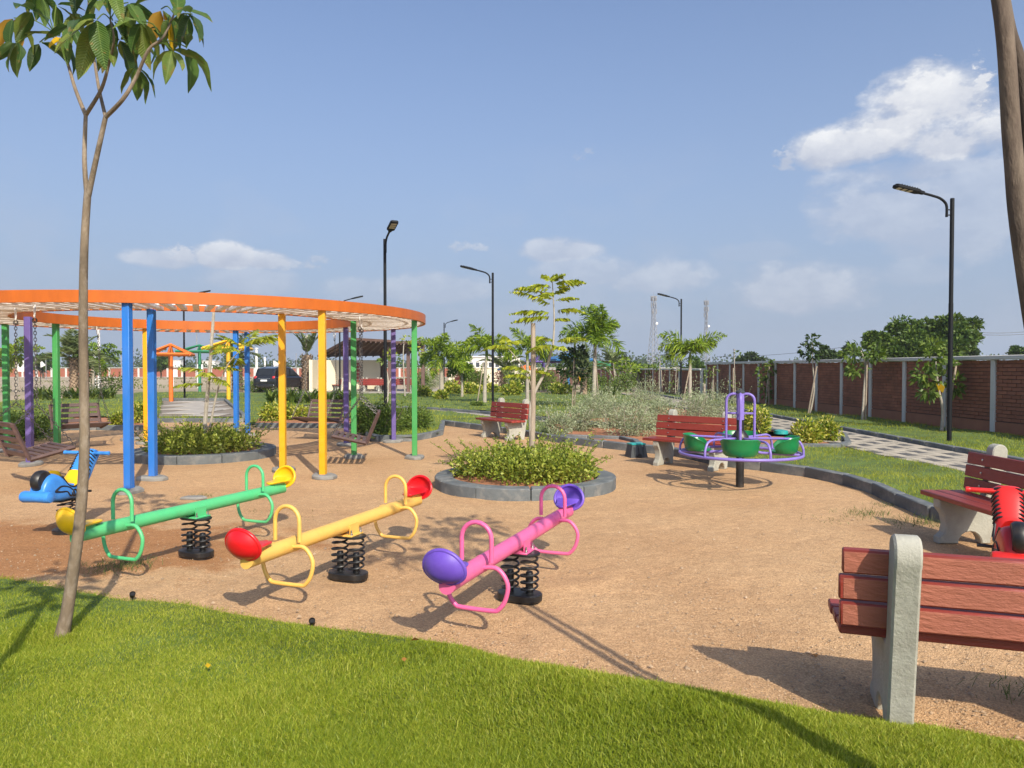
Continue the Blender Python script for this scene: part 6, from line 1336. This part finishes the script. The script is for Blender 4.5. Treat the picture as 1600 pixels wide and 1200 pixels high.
for (px, py, r, h, n, lb) in [(1186, 682, .52, .78, 1500, 'yellow green shrub on red soil behind the carousel seat'), (1168, 680, .34, .55, 700, 'small yellow shrub partly behind the lilac carousel frame'), (1256, 694, .46, .55, 1300, 'yellow green shrub at the kerb end of the bed by the path'), (1292, 692, .40, .58, 1300, 'bright cream and yellow shrub beside the paved path'),
                              (186, 667, .45, .55, 800, 'yellow shrub in the kerbed bed behind the swing'), (222, 663, .42, .65, 800, 'yellow shrub beside the yellow ring post'), (420, 660, .42, .6, 800, 'pale yellow shrub in the red soil bed behind the blue posts'), (443, 658, .45, .62, 800, 'pale yellow shrub behind the yellow ring post'), (468, 658, .42, .55, 700, 'pale yellow shrub at the end of the red soil bed'),
                              (705, 617, .8, .9, 700, 'yellow shrub in the far border beneath the bright palm'), (737, 618, .8, .8, 700, 'yellow shrub in the far border beside the twin palm trunk'), (800, 620, .8, .9, 700, 'yellow shrub in the far border behind the red bench'), (770, 615, .7, .7, 500, 'low yellow shrub in the far border at the lamp post'), (660, 620, .6, .6, 400, 'low yellow shrub before the silver bush'), (690, 625, .5, .5, 400, 'small yellow shrub at the curve of the far kerb'), (878, 617, .8, .8, 600, 'yellow shrub in the far border beside the purple shade post')]:
    b = at(px, py); s = max(1, b.y / 17); shrub(lb, b, r, h, n, M['yshrub'], .085 * s, .04 * s, YEL, 'yellow_shrub', 5)
GRN = 'green shrubs'
for (px, py, r, h, n, lb) in [(22, 690, .85, .78, 3400, 'leafy green shrub beside the purple ring post'), (58, 684, .5, .62, 1500, 'low green shrub at the kerb behind the nearest swing'), (600, 682, .8, .85, 3600, 'leafy green shrub behind the far swing chains'), (645, 676, .72, .75, 3000, 'leafy green shrub beside the green ring post'), (575, 680, .6, .8, 2000, 'leafy green shrub in the shade of the ring'),
                              (745, 612, 1.3, 1.5, 1500, 'tall green shrub in the middle of the far border'), (850, 612, 1.4, 1.7, 1500, 'dark leafy shrub in the far border beside the planter stake'), (815, 612, 1.2, 1.4, 1200, 'green shrub in the far border by the yellow leaves'), (925, 612, 1.2, 1.2, 1200, 'green shrub at the far end of the border'), (655, 610, 1.2, 1.5, 1000, 'green shrub at the corner of the shelter'),
                              (745, 636, .3, .18, 500, 'tuft of darker grass on the lawn behind the red bench'), (975, 612, 1.3, 1.6, 1200, 'green shrub below the leafy frangipani'), (405, 612, 1.6, .9, 900, 'low green shrub before the black car'), (180, 610, 2, 1.2, 700, 'low shrub on the edge of the dry field')]:
    b = at(px, py); s = max(1, b.y / 20); shrub(lb, b, r, h, n, M['gshrub'], .075 * s, .03 * s, GRN, 'green_shrub', 5, spikes=14)
for (px, py, r, h, lb) in [(742, 605, 1.0, 1.5, 'reddish flowering shrub in the far border'), (790, 603, 1.2, 1.7, 'pinkish shrub below the blue shade roof'), (718, 604, .8, 1.3, 'reddish shrub beside the slim palm trunk')]:
    shrub(lb, at(px, py), r, h, 900, M['pink'], .2, .08, 'reddish shrubs', 'red_shrub', 3)
for i, (px, py, h, lb) in enumerate([(962, 610, 2.1, 'frangipani bush with leaf rosettes nearest the twin palm'), (982, 610, 2.3, 'frangipani bush with leaf rosettes in front of the lower wall'), (998, 611, 1.8, 'smaller frangipani bush at the end of the border')]):
    b = at(px, py); root = thing('frangipani', lb, 'shrub', (b.x, b.y, 0), 0, 'frangipani bushes'); m = MB(); parts = []
    for k in range(9):
        a = RN.uniform(0, 6.28); q = RN.uniform(.1, .75); z = h * RN.uniform(.6, 1); limb(m, [(0, 0, 0), (math.cos(a) * q * .4, math.sin(a) * q * .4, z * .5), (math.cos(a) * q, math.sin(a) * q, z)], .05, .025, 6, 3)
        az = NR.uniform(0, 6.28, 14); D = np.stack([np.cos(az), np.sin(az), NR.uniform(-.1, .9, 14)], 1); parts.append(leaves(np.tile([math.cos(a) * q, math.sin(a) * q, z], (14, 1)), D, .42, .13))
    tag(m.build('stems', M['palebark'], root), kind='stuff'); V, Fc = cat(parts); tag(npmesh('foliage', V, Fc, M['palmy'], root), kind='stuff')
LIL = 'strap leafed lily clumps'
LILS = [(60, 626, 'first lily clump from the purple post, on the lawn edge'), (72, 624, 'lily clump under the second swing chain'), (84, 627, 'lily clump just left of the green ring post'), (104, 624, 'lily clump right of the green ring post'), (118, 626, 'lily clump at the foot of the thick date palm'),
        (142, 625, 'lily clump right behind the front tree trunk'), (152, 623, 'lily clump below the white poles'), (163, 626, 'broad lily clump right of the white poles'), (172, 624, 'last lily clump of the row before the blue post'), (425, 632, 'first lily clump from the back blue posts, before the black car'), (440, 630, 'lily clump below the car number plate'),
        (455, 633, 'lily clump behind the inner yellow post'), (468, 631, 'lily clump at the car side, left of the stout palm'), (485, 633, 'lily clump in front of the stout date palm trunk'), (497, 630, 'lily clump between the stout palm and outer yellow post'), (512, 632, 'lily clump behind the outer yellow post'), (530, 629, 'lily clump at the base of the lamp near the shelter'),
        (545, 630, 'lily clump beside the purple inner post'), (940, 622, 'lily clump right of the twin trunk palm'), (955, 620, 'lily clump in front of the frangipani bushes')]
for i, (px, py, lb) in enumerate(LILS):
    b = at(px, py); strap_clump(lb, b, 46, .95, .07, M['strap'], LIL if px < 600 else 'lily clumps by the frangipani')

# --- big trees and the far tree line
def big_tree(label, px, D, spans, mat, n, LL, name='tree', group=None):
    bx = (px - 800) / F * D; root = thing(name, label, 'tree', (bx, D, 0), 0, group); parts = []; m = MB()
    ctr = []
    for (x, y, rx, ry) in spans: p = PZ(x, y, D); ctr.append(((p.x - bx), RN.uniform(-.5, .5) * rx / F * D, p.z, rx / F * D, ry / F * D))
    for c in ctr:
        limb(m, [(0, 0, 0), (c[0] * .25, c[1] * .3, c[2] * .5), c[:3]], .16, .04, 7)
        k = max(6, int(c[3] * c[4] * 9))
        for i in range(k):
            v = NR.normal(size=3); v /= np.linalg.norm(v); q = RN.uniform(.25, .95); cc = np.array(c[:3]) + v * np.array([c[3], c[3], c[4]]) * q; s = RN.uniform(.30, .52) * min(c[3], c[4])
            parts.append(clump(max(8, n // k // len(spans)), cc, (s * 1.3, s * 1.3, s * .8), LL, LL * .6, .2, .1))
    m.build('trunk', M['barkdark'], root); V, Fc = cat(parts); tag(npmesh('crown', V, Fc, mat, root), kind='stuff'); return root
big_tree('broad dark green tree rising behind the brick wall', 1430, 46, [(1430, 522, 55, 28), (1480, 518, 42, 28), (1400, 540, 40, 22), (1370, 548, 34, 18), (1455, 540, 60, 24), (1505, 530, 18, 18), (1360, 535, 16, 12)], M['oak'], 30000, .27)
big_tree('low rounded tree behind the wall beside the broad tree', 1520, 60, [(1520, 553, 30, 9), (1500, 556, 24, 9)], M['fartree'], 2200, .3)
big_tree('low bush top showing above the wall by the crooked sapling', 1300, 60, [(1305, 552, 26, 10), (1325, 548, 18, 10), (1285, 558, 14, 8)], M['fartree'], 2600, .3)
big_tree('dark tree top above the wall where the leaning trunk stands', 1595, 58, [(1598, 550, 18, 9), (1630, 552, 22, 10)], M['oak'], 1500, .3)
big_tree('small tree over the wall behind the lilac carousel frame', 1170, 75, [(1175, 562, 22, 8), (1155, 565, 12, 6)], M['fartree'], 1500, .35)
big_tree('dark tree behind the lower wall near the wing palm', 1090, 62, [(1093, 578, 22, 20), (1080, 585, 14, 14)], M['oak'], 2200, .32)
big_tree('dark round tree behind the frangipani', 985, 70, [(990, 575, 22, 12), (1015, 578, 18, 11), (968, 580, 12, 8)], M['oak'], 2400, .32)
big_tree('dense dark bush before the far red wall', 68, 120, [(68, 566, 17, 12), (52, 570, 10, 8)], M['oak'], 1800, .6)
big_tree('dark bush by the orange shade post', 252, 125, [(253, 566, 14, 10)], M['oak'], 1200, .6)
def treeline():
    parts = []
    for i in range(420):
        x = RN.uniform(-420, 430); y = RN.uniform(300, 420); s = RN.uniform(3, 9); hh = RN.uniform(3.2, 7.5) * (1.0 + .35 * math.sin(x * .03))
        parts.append(clump(46, (x, y, hh * .55), (s, s, hh * .55), 1.5, 1.1, .2, .3))
    V, Fc = cat(parts); o = npmesh('treeline', V, Fc, M['fartree']); tag(o, 'long dark tree line on the far horizon', 'trees', None, 'stuff')
    parts = []
    for i in range(240):
        x = RN.uniform(-150, 40); y = RN.uniform(150, 240); s = RN.uniform(1, 3.4); hh = RN.uniform(1.0, 3.0); parts.append(clump(40, (x, y, hh * .5), (s, s, hh * .5), .7, .5, .2, .3))
    V, Fc = cat(parts); tag(npmesh('scrub', V, Fc, M['fartree']), 'scrub growing across the dry fields', 'shrubs', None, 'stuff')
    x = NR.uniform(-60, 8, 9000); y = NR.uniform(48, 128, 9000); k = np.sin(x * .35 + 1) + np.sin(y * .23) + NR.normal(0, .5, 9000) > .55
    x, y = x[k], y[k]; blades(x, y, np.full(len(x), -.03), NR.uniform(.1, .35, len(x)), NR.uniform(.06, .16, len(x)), M['tuft'], 'field_grass', .8, 1)
treeline()
def weeds():
    for (px, py, n, s, h) in [(185, 886, 260, .13, .075), (1350, 803, 190, .16, .07), (1392, 790, 70, .12, .05), (1435, 818, 200, .16, .10), (1320, 812, 60, .25, .04), (312, 776, 80, .1, .06), (1590, 1085, 60, .1, .08), (640, 775, 30, .15, .04), (735, 1, 0, 0, 0), (1285, 815, 30, .15, .03), (480, 805, 20, .2, .03), (395, 800, 25, .1, .03), (700, 738, 60, .2, .06)]:
        if not n: continue
        c = G(px, py); x = NR.normal(c.x, s, n); y = NR.normal(c.y, s * .8, n)
        blades(x, y, np.zeros(n), NR.uniform(.4, 1.3, n) * h, NR.uniform(.003, .006, n), M['tuft'], 'weeds', .9)
weeds()
for i, (px, py, lb, mt) in enumerate([(641, 1036, 'curled orange brown fallen leaf on the front lawn', 'dry'), (627, 1073, 'small orange fallen leaf lower on the front lawn', 'dry'), (321, 1085, 'tiny pale yellow fallen leaf on the front lawn', 'yleaf'), (1268, 1025, 'dry leaf fallen in the shadow of the near bench', 'dry')]):
    p = G(px, py); h = float(fl_h(np.array([p.x]), np.array([p.y]))[0]) + .05 if i < 3 else .006
    V, Fc = leaves(np.array([[0, 0, 0.]]), np.array([[1., .3, .1]]), (.055, .03, .028, .05)[i], .026, fold=.3); o = npmesh('fallen_leaf', V, Fc, M[mt]); o.location = (p.x, p.y, h); tag(o, lb, 'leaf')

# ------------------------------------------------------------------ air: a closed box of thin haze round camera and scene
def haze():
    m = MB(); m.box((0, 525, 24), (1440, 1200, 51)); o = m.build('haze', [], None, False)
    mt = bpy.data.materials.new('haze_air'); mt.use_nodes = True; nt = mt.node_tree; nt.nodes.clear()
    out = nt.nodes.new('ShaderNodeOutputMaterial'); v = nt.nodes.new('ShaderNodeVolumePrincipled')
    v.inputs['Color'].default_value = (.86, .90, .96, 1); v.inputs['Density'].default_value = .0005; v.inputs['Anisotropy'].default_value = .15
    nt.links.new(v.outputs[0], out.inputs['Volume']); o.data.materials.append(mt); tag(o, kind='stuff')
haze()
